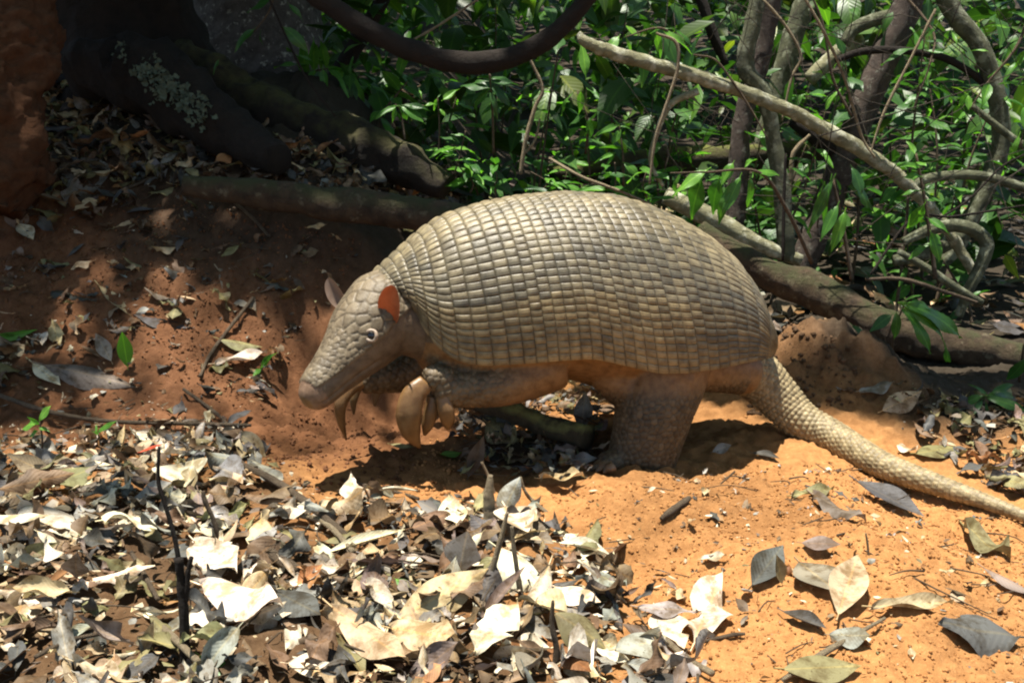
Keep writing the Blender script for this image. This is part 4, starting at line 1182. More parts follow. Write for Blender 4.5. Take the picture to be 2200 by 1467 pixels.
EAR = mat_skin("ear_skin", .55, 60, (.75, .66, .6), 300, .3)
ent = EAR.node_tree; en_b = ent.nodes["Principled BSDF"]
trn = ent.nodes.new("ShaderNodeBsdfTranslucent"); mxe = ent.nodes.new("ShaderNodeMixShader"); mxe.inputs[0].default_value = .5
ent.links.new(attr(ent), trn.inputs[0]); ent.links.new(en_b.outputs[0], mxe.inputs[1]); ent.links.new(trn.outputs[0], mxe.inputs[2]); ent.links.new(mxe.outputs[0], ent.nodes["Material Output"].inputs[0])
def ear(base, tip, width, facing, cup, inner, outer, name="ear"):
    """a cupped ear: two skins a few millimetres apart, open towards facing"""
    base = np.asarray(base); tip = np.asarray(tip); L = np.linalg.norm(tip - base)
    M = frame(tip - base, facing)
    g = Geo()
    for k, c in ((0, inner), (1, outer)):
        t, s = np.meshgrid(np.linspace(0, 1, 15), np.linspace(-1, 1, 15), indexing='ij')
        w = width * .5 * np.sqrt(np.clip(1 - ((t - .45) / .565) ** 2, .002, 1))
        a = s * cup * (1 - .45 * t)
        rr = w / np.maximum(np.sin(np.clip(cup * (1 - .45 * t), .2, 1.5)), .2)
        V = np.stack([t * L, np.sin(a) * rr, (1 - np.cos(a)) * rr - .28 * L * t ** 2 * .5 - k * .0025 * (1 - np.abs(s) ** 4) * (1 - t ** 6)], -1).reshape(-1, 3)
        g.add(V @ M.T + base, grid_faces(15, 15), c)
    return apart(name, g.mesh("ear", EAR))
eb, enn = hit(846, 686)
ear(eb - enn * .004, at(838, 620, eb[1] - .034), .050, (-.45, -.88, .05), 1.0, (.60, .19, .07), (.34, .16, .085))
fb = h0 + ax * HL * .06 + up_h * .052 - lat_h * .050
ft = at(698, 602, fb[1] + .01)
fb2 = at(742, 655, fb[1])
ear(fb2, ft, .040, (-.35, -.85, -.25), .95, (.34, .24, .18), (.30, .21, .15))

CLAW = mat_skin("claw_horn", .38, 45, (.62, .55, .45), 240, .5)
def claw(P, wide, thick, facing, col=(.190, .105, .042), name="claw"):
    C = catmull(P, 26); n = len(C)
    wd = np.interp(np.linspace(0, len(wide) - 1, n), np.arange(len(wide)), wide)
    T = np.gradient(C, axis=0); T /= np.linalg.norm(T, axis=1)[:, None]
    facing = np.asarray(facing, float)
    th = np.linspace(0, 2 * np.pi, 18, endpoint=False)
    rows_ = []
    for i in range(n):
        y = np.cross(facing, T[i]); y /= np.linalg.norm(y); z = np.cross(T[i], y)
        rows_.append(C[i] + np.outer(np.cos(th) * wd[i], y) + np.outer(np.sin(th) * wd[i] * thick, z))
    V = np.concatenate([np.repeat(C[:1, None], 18, 1), np.array(rows_), np.repeat(C[-1:, None], 18, 1)], 0).reshape(-1, 3)
    tcol = np.repeat(np.linspace(0, 1, n + 2), 18)[:, None]
    col = np.array(col) * (1 - .5 * tcol) + np.array([.10, .045, .0]) * tcol * .3
    g = Geo(); g.add(V, grid_faces(n + 2, 18, True), (1, 1, 1)); g.C[-1] = col
    return apart(name, g.mesh("claw", CLAW))
claw([onlat(915, 822, .125), onlat(888, 850, .132), onlat(878, 892, .135), onlat(884, 930, .13), onlat(902, 962, .12)], [.017, .023, .0255, .019, .003], .55, (.1, -1, .1))
claw([onlat(950, 850, .13), onlat(958, 882, .135), onlat(962, 905, .132), onlat(962, 922, .128)], [.013, .0165, .014, .004], .6, (0, -1, 0))
claw([onlat(932, 852, .110), onlat(926, 885, .112), onlat(918, 915, .110), onlat(912, 935, .105)], [.014, .015, .012, .003], .6, (.2, -1, 0), (.18, .10, .04))
claw([onlat(782, 818, -.060), onlat(750, 836, -.055), onlat(732, 868, -.052), onlat(733, 905, -.055), onlat(744, 945, -.06)], [.013, .0155, .0135, .009, .002], .6, (-.1, -1, .1))
claw([onlat(815, 815, -.085), onlat(808, 845, -.082), onlat(805, 872, -.082)], [.012, .010, .003], .6, (0, -1, 0), (.17, .11, .06))
claw([onlat(770, 828, -.08), onlat(760, 858, -.078), onlat(760, 890, -.078)], [.010, .009, .002], .6, (0, -1, 0), (.17, .11, .05))
for k, (x0, x1, l) in enumerate(((1300, 1268, .12), (1308, 1280, .15), (1318, 1296, .17))):
    claw([onlat(x0, 994 + 3 * k, l), onlat((x0 + x1) / 2, 1000 + 3 * k, l), onlat(x1, 1010 + 3 * k, l)], [.014, .012, .003], .7, (0, -.3, 1), (.19, .13, .075))
# nostril pads and the closed mouth line are folds of the skin: a dark nostril
npnt, nn = hit(664, 838)

# ------------------------------------------------------------------ fallen leaves
TONES = {"cream": (.62, .55, .42), "tan": (.44, .335, .20), "brown": (.155, .102, .060), "grey": (.075, .073, .068), "olive": (.20, .18, .085), "mauve": (.19, .150, .122), "rust": (.29, .145, .058), "green": (.05, .17, .03), "ash": (.26, .25, .22), "red": (.42, .07, .03)}
TONE_WORD = {"cream": "cream", "tan": "tan", "brown": "brown", "grey": "slate grey", "olive": "olive brown", "mauve": "mauve brown", "rust": "rusty orange", "green": "green", "ash": "ashen grey", "red": "red"}
def leaf_geo(L, W, tone, seed, **k):
    V, F, uv = blade(L, W=W, nl=k.pop("nl", 13), nw=k.pop("nw", 6), seed=seed, **k)
    r_ = np.random.default_rng(seed)
    c = np.array(TONES[tone]) * r_.uniform(.78, 1.18) * r_.uniform(.94, 1.06, 3)
    t = V[:, 0] / L
    patch = smooth(.5 + 1.2 * vnoise(V[:, 0] / L * 3.1 + seed, V[:, 1] / L * 3.1, np.zeros(len(V)) + seed))
    return V, F, uv, c[None] * (.82 + .3 * patch[:, None])

HEAVY = [(-330, 690), (-60, 705), (120, 735), (330, 820), (410, 905), (545, 925), (560, 985), (640, 1035), (800, 1085), (950, 1080), (1110, 1085), (1250, 1180), (1320, 1260), (1400, 1340), (1560, 1640), (-420, 1640)]
SLOPE = [(-20, 250), (110, 180), (330, 190), (480, 290), (660, 330), (980, 380), (1000, 470), (420, 395), (330, 440), (250, 470), (0, 510)]
BACKR = [(1850, 830), (2240, 880), (2240, 1100), (2120, 1040), (1960, 945)]
BELLY = [(980, 860), (1300, 850), (1275, 1040), (1000, 1035)]
SPARSE = [(1240, 1060), (1500, 1010), (1800, 1000), (2500, 1200), (2600, 1640), (1560, 1640), (1380, 1300)]
REDL = [(0, 500), (400, 420), (780, 520), (640, 760), (520, 900), (330, 800), (120, 720), (0, 700)]
n_leaf = [0]
def fallen(label, a, b, W=.42, tone="cream", up=(0, -.25, 1), lift=(.004, .006), mode="flat", group="fallen leaves on the forest floor", name="fallen_leaf", **k):
    """a single leaf from its stalk a to its tip b (photograph pixels on the ground, or tip standing free)"""
    n_leaf[0] += 1
    if tone != 'green' and inside(HEAVY, np.array([a[0]]), np.array([a[1]]))[0]: lift = (lift[0] + .012, lift[1] + .016)
    p = ground(*a); p[2] += lift[0]
    if mode == "flat":
        q = ground(*b); q[2] += lift[1]
    else:
        q = at(b[0], b[1], p[1] + k.pop("dy", 0.0))
    L = np.linalg.norm(q - p)
    V, F, uv, c = leaf_geo(L, W, tone, n_leaf[0], **k)
    V = V @ frame(q - p, up).T
    me = make_mesh("leaf", V, F, DEAD if tone != "green" else GREENS[2], c if tone != "green" else np.ones((len(V), 3)), uv)
    return tag(link(name, me, loc=p), label, "leaf", group)

FL = fallen
# on the bare red slope at the left
FL("smooth slate grey oval leaf lying flat on bare red soil left of the armadillo's head", (405, 708), (288, 690), .42, "grey", roll=-.3, bend=.1)
FL("long folded black leaf with ribbed back on the red slope at far left", (188, 650), (22, 588), .36, "grey", roll=-1.2, fold=-.3, bend=-.3)
FL("fresh green leaf propped upright against a brown one at left", (275, 797), (262, 710), .42, "green", up=(.3, -1, .4), mode="up", fold=.1, bend=.25)
FL("green leaf lying at the far left edge above the litter", (-40, 735), (82, 718), .36, "green", roll=-.5, up=(0, -.5, 1))
FL("ashen leaf standing behind the upright green leaf", (240, 790), (205, 715), .5, "ash", up=(.2, -1, .5), mode="up", roll=.4)
FL("large grey brown leaf lying curled over the litter below the upright green leaf", (95, 812), (290, 850), .36, "mauve", roll=-.9, up=(0, -.7, 1), lift=(.02, .015), bend=-.2)
FL("smaller pale leaf tilted in front of the large grey brown leaf at left", (72, 805), (132, 850), .40, "cream", up=(.4, -.6, 1), lift=(.014, .008), roll=.3)
FL("pale tan leaf on the soil ridge just left of the snout", (462, 790), (575, 770), .36, "cream", roll=.7, lift=(.008, .012), wave=.6)
FL("dull curled leaf behind the pale tan leaf left of the snout", (470, 745), (565, 760), .5, "olive", roll=-.9, up=(0, -.3, 1), lift=(.012, .012))
FL("mauve brown leaf pressed into the red slope behind the snout", (470, 585), (552, 680), .45, "mauve", roll=.2, wave=.5)
FL("narrow tan leaf pointing down the red slope above the slate oval leaf", (212, 618), (282, 690), .22, "tan", roll=.6)
FL("torn cream scrap lying on the upper red slope at left", (158, 498), (180, 512), .6, "cream", ragged=.6)
FL("small bleached leaf on the red slope near the top left litter", (40, 488), (72, 520), .6, "cream", roll=.6)
FL("small slate leaf on the upper red slope", (146, 556), (182, 530), .4, "grey", roll=.4)
FL("crumpled yellowish scrap in the middle of the red slope", (238, 575), (300, 590), .3, "tan", ragged=.8, wave=1.2)
FL("dark leaf lodged in front of the half buried log's lower side", (330, 455), (270, 470), .5, "grey", roll=.8)
FL("brown leaf with a pale rim lying between red slope and log", (360, 525), (450, 545), .35, "brown", roll=-.9, wave=.7)
# dull litter at upper left
FL("large pale two lobed leaf at the left below the earth mound", (140, 385), (68, 330), .55, "tan", roll=-.8, up=(.2, -.7, .8), lift=(.01, .02))
FL("broad ashen leaf lying flat at upper left with its tip down", (190, 350), (185, 440), .75, "ash", roll=.3, up=(0, -.8, 1), lift=(.02, .006))
FL("slate leaf sticking up from the litter below the lichen", (150, 335), (212, 290), .5, "grey", up=(0, -1, .5), mode="up", roll=.5)
FL("dark slate blade lying below the lichen patch", (490, 335), (420, 290), .42, "grey", roll=-.5, up=(0, -.8, 1), lift=(.01, .015))
FL("long olive leaf lying across the upper left litter", (270, 268), (190, 230), .3, "olive", roll=.6, lift=(.01, .02))
FL("yellow crumpled leaf in the middle of the upper left litter", (255, 300), (305, 330), .6, "rust", roll=.8, wave=1.0, ragged=.4, lift=(.012, .012))
FL("small bright tan leaf standing at the left edge of the half buried log", (118, 415), (142, 455), .5, "tan", roll=.6, lift=(.01, .01))
FL("broad slate leaf on the slope just above the half buried log", (820, 400), (712, 378), .45, "grey", roll=-.6, up=(0, -.6, 1), lift=(.012, .02))
FL("dark grey leaf above the log nearest the armadillo's back", (870, 395), (972, 402), .42, "grey", roll=-.5, up=(0, -.6, 1), lift=(.012, .012))
FL("tan leaf hanging over the half buried log", (600, 385), (640, 415), .7, "tan", up=(0, -1, .6), mode="up", roll=.3)
FL("light brown leaf lying on the root end above the log", (612, 325), (700, 345), .45, "tan", roll=-.4, up=(0, -.6, 1), lift=(.02, .014))
FL("brown curled leaf left of the tan one on the log", (560, 300), (600, 345), .36, "olive", roll=1.0, lift=(.01, .02))
# sunlit litter in the foreground
FL("big white sunlit leaf with torn edge standing at the bottom centre", (985, 1262), (1005, 1135), .80, "cream", up=(.1, -.8, .55), mode="up", ragged=.25, roll=-.3, bend=.2)
FL("large arched cream leaf folded over like a shell right of the big white leaf", (1065, 1240), (1195, 1290), .75, "cream", roll=-1.1, bend=-.8, up=(.1, -.3, 1), lift=(.035, .012))
FL("pale rolled leaf lying lengthwise below the arched cream leaf", (1180, 1275), (1118, 1378), .34, "cream", roll=-1.3, up=(-.2, -.4, 1), lift=(.03, .006))
FL("long tan leaf with ribbed underside leaning on the arched cream leaf", (850, 1362), (1050, 1290), .40, "tan", up=(-.2, -.9, .6), lift=(.008, .03), roll=-.5)
FL("narrow brown rolled leaf in front of the ribbed tan leaf", (1025, 1368), (1130, 1278), .18, "mauve", roll=1.3, lift=(.008, .03))
FL("rolled cream leaf like a scoop on the edge of the orange soil", (1200, 1205), (1318, 1218), .48, "cream", roll=1.2, bend=-.3, lift=(.016, .016), up=(0, -.1, 1))
FL("flat mauve leaf lying behind the big white leaf", (1060, 1160), (1190, 1205), .48, "mauve", roll=.2, up=(0, -.35, 1), lift=(.02, .012))
FL("dark leaf curling up with a white edge left of the big white leaf", (885, 1165), (1005, 1125), .42, "brown", roll=-.9, up=(0, -.6, .8), lift=(.012, .02))
FL("sickle shaped leaf with white rim lying on the soil below the claw", (800, 1090), (900, 1095), .32, "cream", roll=1.2, up=(0, .2, 1), lift=(.02, .02))
FL("ashen leaf tip poking up beside the sickle shaped leaf", (945, 1120), (895, 1075), .55, "ash", up=(0, -.9, .6), mode="up", roll=.4)
FL("long narrow cream leaf curled like a boat at lower centre", (700, 1222), (872, 1180), .24, "cream", roll=1.4, lift=(.014, .018), up=(0, -.3, 1))
FL("large cream leaf with a wavy edge at the bottom left of centre", (435, 1320), (610, 1352), .46, "cream", wave=.8, roll=-.4, up=(0, -.35, 1), lift=(.03, .02))
FL("slate grey leaf behind the wavy cream leaf", (590, 1312), (690, 1358), .5, "grey", roll=-.4, up=(0, -.4, 1), lift=(.02, .008))
FL("broad cream leaf lying right of the dark forked stick", (420, 1205), (510, 1265), .55, "cream", roll=.3, wave=.5, lift=(.02, .012))
FL("rounded white leaf curling over at the left of the foreground", (55, 1130), (160, 1180), .65, "cream", roll=-1.0, bend=-.6, lift=(.03, .01))
FL("torn white leaf jutting in from the left edge", (-30, 1160), (112, 1162), .34, "cream", ragged=.5, roll=-.5, up=(0, -.2, 1), lift=(.03, .03))
FL("dark olive leaf standing on edge below the torn white leaf", (30, 1228), (125, 1165), .4, "olive", up=(.1, -1, .35), mode="up", roll=.7)
FL("big brown leaf leaning over dark litter at the left edge", (0, 1085), (165, 1065), .48, "brown", up=(0, -1, .5), lift=(.014, .03), roll=-.6, ragged=.4)
FL("tall olive tan leaf standing at the upper left of the foreground litter", (118, 1040), (15, 975), .42, "tan", up=(.3, -.9, .5), mode="up", roll=.5)
FL("cream leaf with dark edge standing right of the upright stub", (1085, 1140), (1135, 1175), .5, "cream", roll=.7, lift=(.03, .006))
FL("long brown spotted leaf pointing down at the bottom centre", (715, 1370), (880, 1467), .34, "tan", roll=-.5, wave=.5, up=(.1, -.4, 1), lift=(.03, .012))
FL("wide pale leaf with a wavy rim at the bottom centre", (840, 1400), (985, 1425), .75, "tan", roll=-.6, wave=.9, up=(0, -.5, 1), lift=(.02, .02))
FL("white ragged leaf lying at the bottom right of the wide pale leaf", (1020, 1450), (1110, 1375), .55, "cream", ragged=.6, wave=.8, lift=(.02, .03))
FL("olive green veined leaf curled over at the bottom centre right", (1190, 1380), (1310, 1425), .75, "olive", roll=-.9, bend=-.5, up=(0, -.6, 1), lift=(.03, .012))
FL("yellow ochre leaf lying under the olive veined leaf", (1175, 1420), (1270, 1490), .42, "rust", roll=-.5, lift=(.012, .012))
FL("cream leaf fragment right of the arched cream leaf", (1190, 1305), (1290, 1340), .65, "cream", ragged=.5, roll=-.4, lift=(.02, .014))
FL("greyish white wrinkled leaf at the litter's right end", (1285, 1270), (1345, 1300), .7, "ash", wave=1., roll=-.6, lift=(.012, .014))
FL("ashen flat leaf cut by the bottom edge right of the ochre leaf", (1320, 1440), (1430, 1420), .7, "ash", roll=-.2, wave=.3, lift=(.014, .014))
FL("white torn leaf lying on orange soil at lower right of centre", (1410, 1330), (1470, 1410), .5, "cream", ragged=.6, roll=.4, lift=(.012, .01))
FL("white ragged leaf standing beside the torn white leaf on the orange soil", (1490, 1400), (1550, 1270), .42, "cream", ragged=.6, up=(-.3, -.8, .6), lift=(.01, .03), wave=.8)
FL("brown arched leaf casting a dark shade at the bottom right of centre", (1335, 1370), (1440, 1400), .5, "brown", roll=-1.1, bend=-.5, lift=(.01, .01))
FL("fawn leaf leaning on a stalk at the bottom left", (305, 1440), (330, 1330), .28, "tan", up=(.3, -.8, .5), mode="up", roll=.4)
FL("small bright green scrap of leaf in the lower centre litter", (850, 1265), (885, 1278), .7, "green", roll=-.3, lift=(.014, .01))
FL("dark green leaf at the bottom edge left of centre", (430, 1440), (500, 1480), .6, "green", roll=-.4, lift=(.02, .01))
FL("red leaf sliver lying by the twigs at left of the claw", (300, 1000), (355, 988), .25, "red", roll=.3, lift=(.014, .014))
FL("rusty curled leaf in the left foreground litter", (105, 1300), (160, 1275), .6, "rust", roll=1.1, lift=(.014, .02))
FL("rust and cream leaf curling in the centre left litter", (640, 1290), (695, 1265), .55, "rust", roll=.9, lift=(.012, .02))
FL("white bent leaf beside the upright broken stub's left", (385, 1030), (400, 1075), .9, "cream", roll=.8, lift=(.02, .01))
FL("long brown curved leaf behind the long stick in the centre left", (520, 1095), (640, 1110), .34, "brown", roll=-.9, lift=(.012, .014))
FL("glossy pale leaf tipped against the long stick", (560, 1040), (610, 1060), .6, "ash", roll=-.4, lift=(.02, .01))
# on the orange soil at right
FL("large smooth dark slate leaf curled on the orange soil below the tail", (1838, 1055), (1985, 1122), .46, "grey", roll=.7, up=(.1, -.35, 1), lift=(.018, .010))
FL("crumpled brown leaf with a yellow green edge left of the dark slate leaf", (1745, 1080), (1860, 1130), .30, "mauve", roll=-.8, wave=.7, lift=(.012, .008))
FL("yellow green scrap of leaf beside the crumpled brown leaf below the tail", (1700, 1075), (1790, 1065), .35, "olive", wave=.8, roll=.5, lift=(.008, .014))
FL("dark twisted leaf on the soil at far right below the tail tip", (2070, 1145), (2170, 1215), .30, "olive", roll=.9, wave=1.0, lift=(.012, .01))
FL("cracked slate heart shaped leaf at the lower right corner", (2185, 1390), (2015, 1360), .70, "grey", roll=-.7, wave=.6, up=(0, -.4, 1), lift=(.012, .016))
FL("folded two tone boat shaped leaf lying on orange soil at lower right", (1870, 1325), (2045, 1320), .30, "tan", roll=1.2, wave=.5, lift=(.014, .018))
FL("black and white shining curled leaf at lower right of centre", (1680, 1330), (1775, 1368), .42, "grey", roll=1.0, up=(0, -.2, 1), lift=(.012, .012))
FL("brown grey leaf end rising at the right edge of the orange soil", (2110, 1240), (2230, 1300), .3, "mauve", roll=-.9, lift=(.014, .01))
FL("dull fawn leaf of a small heap on the orange soil, topmost and flat", (1720, 1185), (1805, 1195), .55, "mauve", roll=.2, up=(0, -.5, 1), lift=(.01, .02))
FL("pinkish fawn leaf of the small heap, lower and tilted", (1715, 1225), (1800, 1285), .6, "mauve", roll=.3, up=(0, -.5, 1), lift=(.014, .008))
FL("white edged tan leaf of the small heap, rightmost and standing", (1800, 1340), (1840, 1235), .35, "tan", up=(-.3, -.8, .6), lift=(.01, .03), roll=.5)
FL("slate leaf under the left of the small heap", (1615, 1275), (1680, 1215), .5, "grey", roll=.5, up=(0, -.5, 1), lift=(.01, .03))
FL("curled olive leaf standing on the left of the small heap", (1680, 1260), (1668, 1190), .5, "olive", up=(.3, -.9, .4), mode="up", roll=.9)
FL("lichen grey leaf at the bottom edge beside the forked stick", (1780, 1395), (1870, 1400), .75, "ash", roll=-.4, wave=.5, up=(0, -.5, 1), lift=(.02, .02))
FL("pale olive leaf lying flat under the lichen grey leaf at the bottom edge", (1680, 1460), (1850, 1450), .5, "olive", roll=-.2, lift=(.01, .01))
FL("small bright green and white torn leaf on the orange soil edge", (1505, 1215), (1560, 1215), .6, "cream", wave=.8, roll=.5, lift=(.008, .014))
FL("white chip of leaf lying alone at the lower right", (1955, 1400), (1960, 1435), .5, "cream", roll=.3)
FL("tan leaf with an upturned point on the litter right of the tail", (1895, 890), (1978, 868), .55, "tan", roll=-.5, up=(0, -.7, .8), lift=(.008, .03))
FL("grey broad leaf curled beside the foot of the earth heap behind the tail", (1845, 855), (1920, 840), .6, "ash", roll=-.6, wave=.6, lift=(.014, .02))
FL("dark olive leaf lying on the soil above the tail's thin end", (1965, 985), (2055, 975), .5, "olive", roll=-.3, lift=(.01, .014))
FL("cream torn leaf touching the upper side of the tail", (1932, 965), (1968, 985), .6, "cream", ragged=.6, wave=1., lift=(.006, .02))
FL("small dark curled leaf on the soil in front of the tail root", (1615, 985), (1675, 995), .5, "grey", roll=1.0, lift=(.01, .01))
FL("pale dull leaf half in shade behind the hind foot", (1530, 975), (1572, 955), .55, "ash", up=(0, -1, .4), mode="up", roll=.3)
# under the belly
FL("yellow and grey leaf standing upright under the belly by the hind leg", (1248, 930), (1258, 840), .50, "ash", up=(.1, -1, .15), mode="up", roll=.3)
FL("dark slate leaf hanging in the hollow below the mossy stick", (1005, 1030), (1040, 935), .38, "grey", up=(.3, -1, .3), mode="up", roll=.4)
FL("grey olive leaf lying against the dark slate leaf under the belly", (1045, 935), (1100, 965), .6, "olive", roll=-.5, up=(0, -.8, .6), lift=(.03, .015))
FL("fawn leaf standing above the mossy stick under the belly", (1130, 890), (1090, 865), .6, "mauve", up=(0, -1, .4), mode="up", roll=.3)
FL("rusty leaf lying right of the mossy stick's middle", (1165, 910), (1205, 915), .6, "rust", roll=-.4, lift=(.02, .015))
FL("pale pink leaf scrap leaning on the hind leg", (1285, 930), (1305, 900), .7, "mauve", up=(0, -1, .3), mode="up", wave=.6)
FL("green leaf lying flat in the shade under the forefoot", (990, 985), (945, 985), .62, "green", roll=-.2, lift=(.012, .008), petiole=.05)
FL("dull green leaf in the shade below the big claw", (838, 962), (890, 970), .4, "olive", roll=-.2, lift=(.008, .01))
FL("curled tan leaf lying in the shade before the hind foot", (1160, 1040), (1255, 1045), .4, "tan", roll=1.0, wave=.8, lift=(.008, .02))

# --- the rest of the litter: sampled on the ground; the largest become things, the others one mass
def ground_samples(poly, n):
    out = []
    c = [ground(x, y) for x, y in poly]
    x0, x1 = min(p[0] for p in c) - .1, max(p[0] for p in c) + .1; y0, y1 = min(p[1] for p in c) - .1, max(p[1] for p in c) + .1
    while len(out) < n:
        X, Y = rng.uniform(x0, x1, 4000), rng.uniform(y0, y1, 4000); Z = H(X, Y)
        px, py = pix(np.stack([X, Y, Z], -1))
        ok = inside(poly, px, py)
        out += [np.array(v) for v in zip(X[ok], Y[ok], Z[ok])]
        if not ok.any(): break
    return out[:n]
def mixture(d): return random.choices(list(d), list(d.values()))[0]
SUNNY = {"cream": 21, "tan": 16, "ash": 13, "brown": 26, "grey": 13, "olive": 8, "mauve": 7, "rust": 3}
DULL = {"brown": 26, "olive": 20, "grey": 22, "tan": 12, "mauve": 12, "rust": 5, "ash": 6}
specs = []
for poly, n, mixt, lo, hi, thick in ((HEAVY, 1950, SUNNY, .025, .10, .019), (SLOPE, 1150, DULL, .035, .115, .035), (BACKR, 200, DULL, .03, .08, .025), (BELLY, 330, DULL, .02, .065, .035),
                                     (SPARSE, 160, SUNNY, .010, .038, .004), ([(1680, 690), (1840, 740), (1850, 860), (1640, 860)], 45, DULL, .02, .06, .006), (REDL, 230, DULL, .015, .075, .006), ([(395, 385), (1000, 450), (1000, 478), (395, 412)], 60, DULL, .03, .09, .09)):
    for p in ground_samples(poly, n):
        if poly is HEAVY and vnoise(p[0] * 7, p[1] * 7, 2.0) + 1.6 * (1.85 - p[1]) + 1.1 * smooth((-.35 - p[0]) / .25) < -.12: continue
        L = lo + (hi - lo) * random.random() ** 1.4
        specs.append(dict(p=p, L=L, tone=mixture(mixt), W=random.choice((.3, .36, .42, .5, .6, .75)), a=random.uniform(0, 6.283), tilt=random.gauss(-.02, .28), up=(random.gauss(0, .42), random.gauss(-.15, .42), 1),
                          dz=random.uniform(.002, thick), roll=random.gauss(0, .85), bend=random.gauss(-.1, .65), wave=abs(random.gauss(0, .9)), ragged=random.choice((0, .3, .6, .9)), poly=poly))
for i in range(900):                                     # litter farther back in the thicket
    y = random.uniform(3.2, 6.5); x = random.uniform(-.1 * y, .55 * y)
    specs.append(dict(p=np.array([x, y, Hf(x, y)]), L=random.uniform(.05, .13), tone=mixture(DULL), W=random.choice((.36, .45, .6)), a=random.uniform(0, 6.283), tilt=random.gauss(0, .3), up=(random.gauss(0, .4), random.gauss(-.2, .4), 1),
                      dz=random.uniform(.003, .03), roll=random.gauss(0, .6), bend=random.gauss(-.1, .4), wave=.3, ragged=0, poly=None))
BODYMASK = [(1300, 830), (1480, 830), (1450, 1010), (1270, 1010)]
for s in specs:
    x, y = pix(s["p"]); s["px"], s["py"] = float(x), float(y)
    dist = np.linalg.norm(s["p"] - CAM)
    s["show"] = s["L"] * (s["W"] + .3) * s["L"] / dist ** 2 if (-10 < x < 2210 and 150 < y < 1475 and not inside([(1000, 415), (1500, 490), (1650, 700), (1640, 830), (860, 830), (860, 560)], np.array([x]), np.array([y]))[0]) else 0
specs.sort(key=lambda s: -s["show"])
N_SINGLE = 300 - n_leaf[0]
def place(px, py):
    if py < 430 and px < 420: return "on the dim upper left slope" if py > 330 else "below the pale lichen at upper left"
    if py < 500 and px < 1000: return "on the slope above the half buried log" if py < 400 else "by the half buried log"
    if px < 620 and py < 700: return "on the red slope left of the head"
    if px > 1850 and py < 1110: return "beside the tail's thin end" if py > 960 else "at the foot of the fallen log"
    if px > 1380: return "on the orange soil at lower right" if py > 1220 else "on the orange soil in front of the tail"
    if 960 < px < 1310 and py < 1050: return "in the shade under the belly"
    col_ = "at the left edge" if px < 130 else "left of the dark forked stick" if px < 370 else "right of the dark forked stick" if px < 560 else "near the long slanting stick" if px < 740 else "left of the big white leaf" if px < 960 else "around the big white leaf" if px < 1130 else "by the edge of the orange soil"
    row_ = "among the upper litter" if py < 960 else "in the litter" if py < 1120 else "in the sunlit litter" if py < 1300 else "near the bottom"
    return f"{row_} {col_}"
def spec_geo(s, i, **k):
    V, F, uv, c = leaf_geo(s["L"], s["W"], s["tone"], 1000 + i, roll=s["roll"], bend=s["bend"], wave=s["wave"], wf=random.uniform(5, 16), ragged=s["ragged"], twist=random.gauss(0, .4), tip=random.uniform(.2, 1.2), belly=random.uniform(.4, .52), **k)
    M = frame((math.cos(s["a"]), math.sin(s["a"]), s["tilt"]), s["up"])
    return V @ M.T, F, uv, c
used = {}
for i, s in enumerate(specs[:N_SINGLE]):
    V, F, uv, c = spec_geo(s, i)
    low = V[:, 2].min()
    o = link("fallen_leaf", make_mesh("leaf", V, F, DEAD, c, uv), loc=s["p"] + [0, 0, s["dz"] - low * .6])
    sh = "rolled" if abs(s["roll"]) > 1.0 else "torn" if s["ragged"] > .4 else "curled" if abs(s["roll"]) > .5 else "wrinkled" if s["wave"] > .8 else "narrow" if s["W"] < .34 else "broad" if s["W"] > .55 else "flat"
    cx = math.cos(s["a"]); sy = math.sin(s["a"])
    size = "small" if s["L"] < .05 else "medium" if s["L"] < .075 else "large"
    aim = "right-pointing" if cx > .7 else "left-pointing" if cx < -.7 else "away-pointing" if sy > 0 else "viewer-pointing"
    base_l, pl = f"{sh} {TONE_WORD[s['tone']]} leaf", place(s["px"], s["py"])
    for lab in (f"{base_l} {pl}", f"{size} {base_l} {pl}", f"{aim} {base_l} {pl}", f"{size} {aim} {base_l} {pl}"):
        if lab not in used: break
    if len(lab.split()) > 16: lab = f"{base_l} {pl}"
    used[lab] = 1
    tag(o, lab, "leaf", "fallen leaves on the forest floor")
g = Geo()
for i, s in enumerate(specs[N_SINGLE:]):
    V, F, uv, c = spec_geo(s, i + 500, nl=10, nw=5)
    g.add(V + s["p"] + [0, 0, s["dz"] - V[:, 2].min() * .6], F, c, uv); g.C[-1] = c
tag(link("leaf_litter", g.mesh("leaf_litter", DEAD)), kind="stuff")
# crumbs of leaf: small pale scraps over soil and litter
g = Geo()
for poly, n in ((HEAVY, 3000), (SPARSE, 560), (REDL, 260), (BACKR, 150), (BELLY, 120)):
    for i, p in enumerate(ground_samples(poly, n)):
        L = .005 + (.026 if poly is HEAVY else .014) * random.random() ** 2.2
        V, F, uv = blade(L, random.uniform(.4, .9), nl=4, nw=3, ragged=.7, roll=random.gauss(0, .6), seed=i, petiole=0)
        V = V @ frame((random.gauss(0, 1), random.gauss(0, 1), random.gauss(0, .3)), (random.gauss(0, .5), random.gauss(0, .5), 1)).T + p + [0, 0, random.uniform(.001, .022 if poly is HEAVY else .003)]
        g.add(V, F, np.array(TONES[mixture(SUNNY if poly is not BELLY else DULL)]) * random.uniform(.7, 1.1), uv)
tag(link("leaf_scraps", g.mesh("leaf_scraps", DEAD)), kind="stuff")
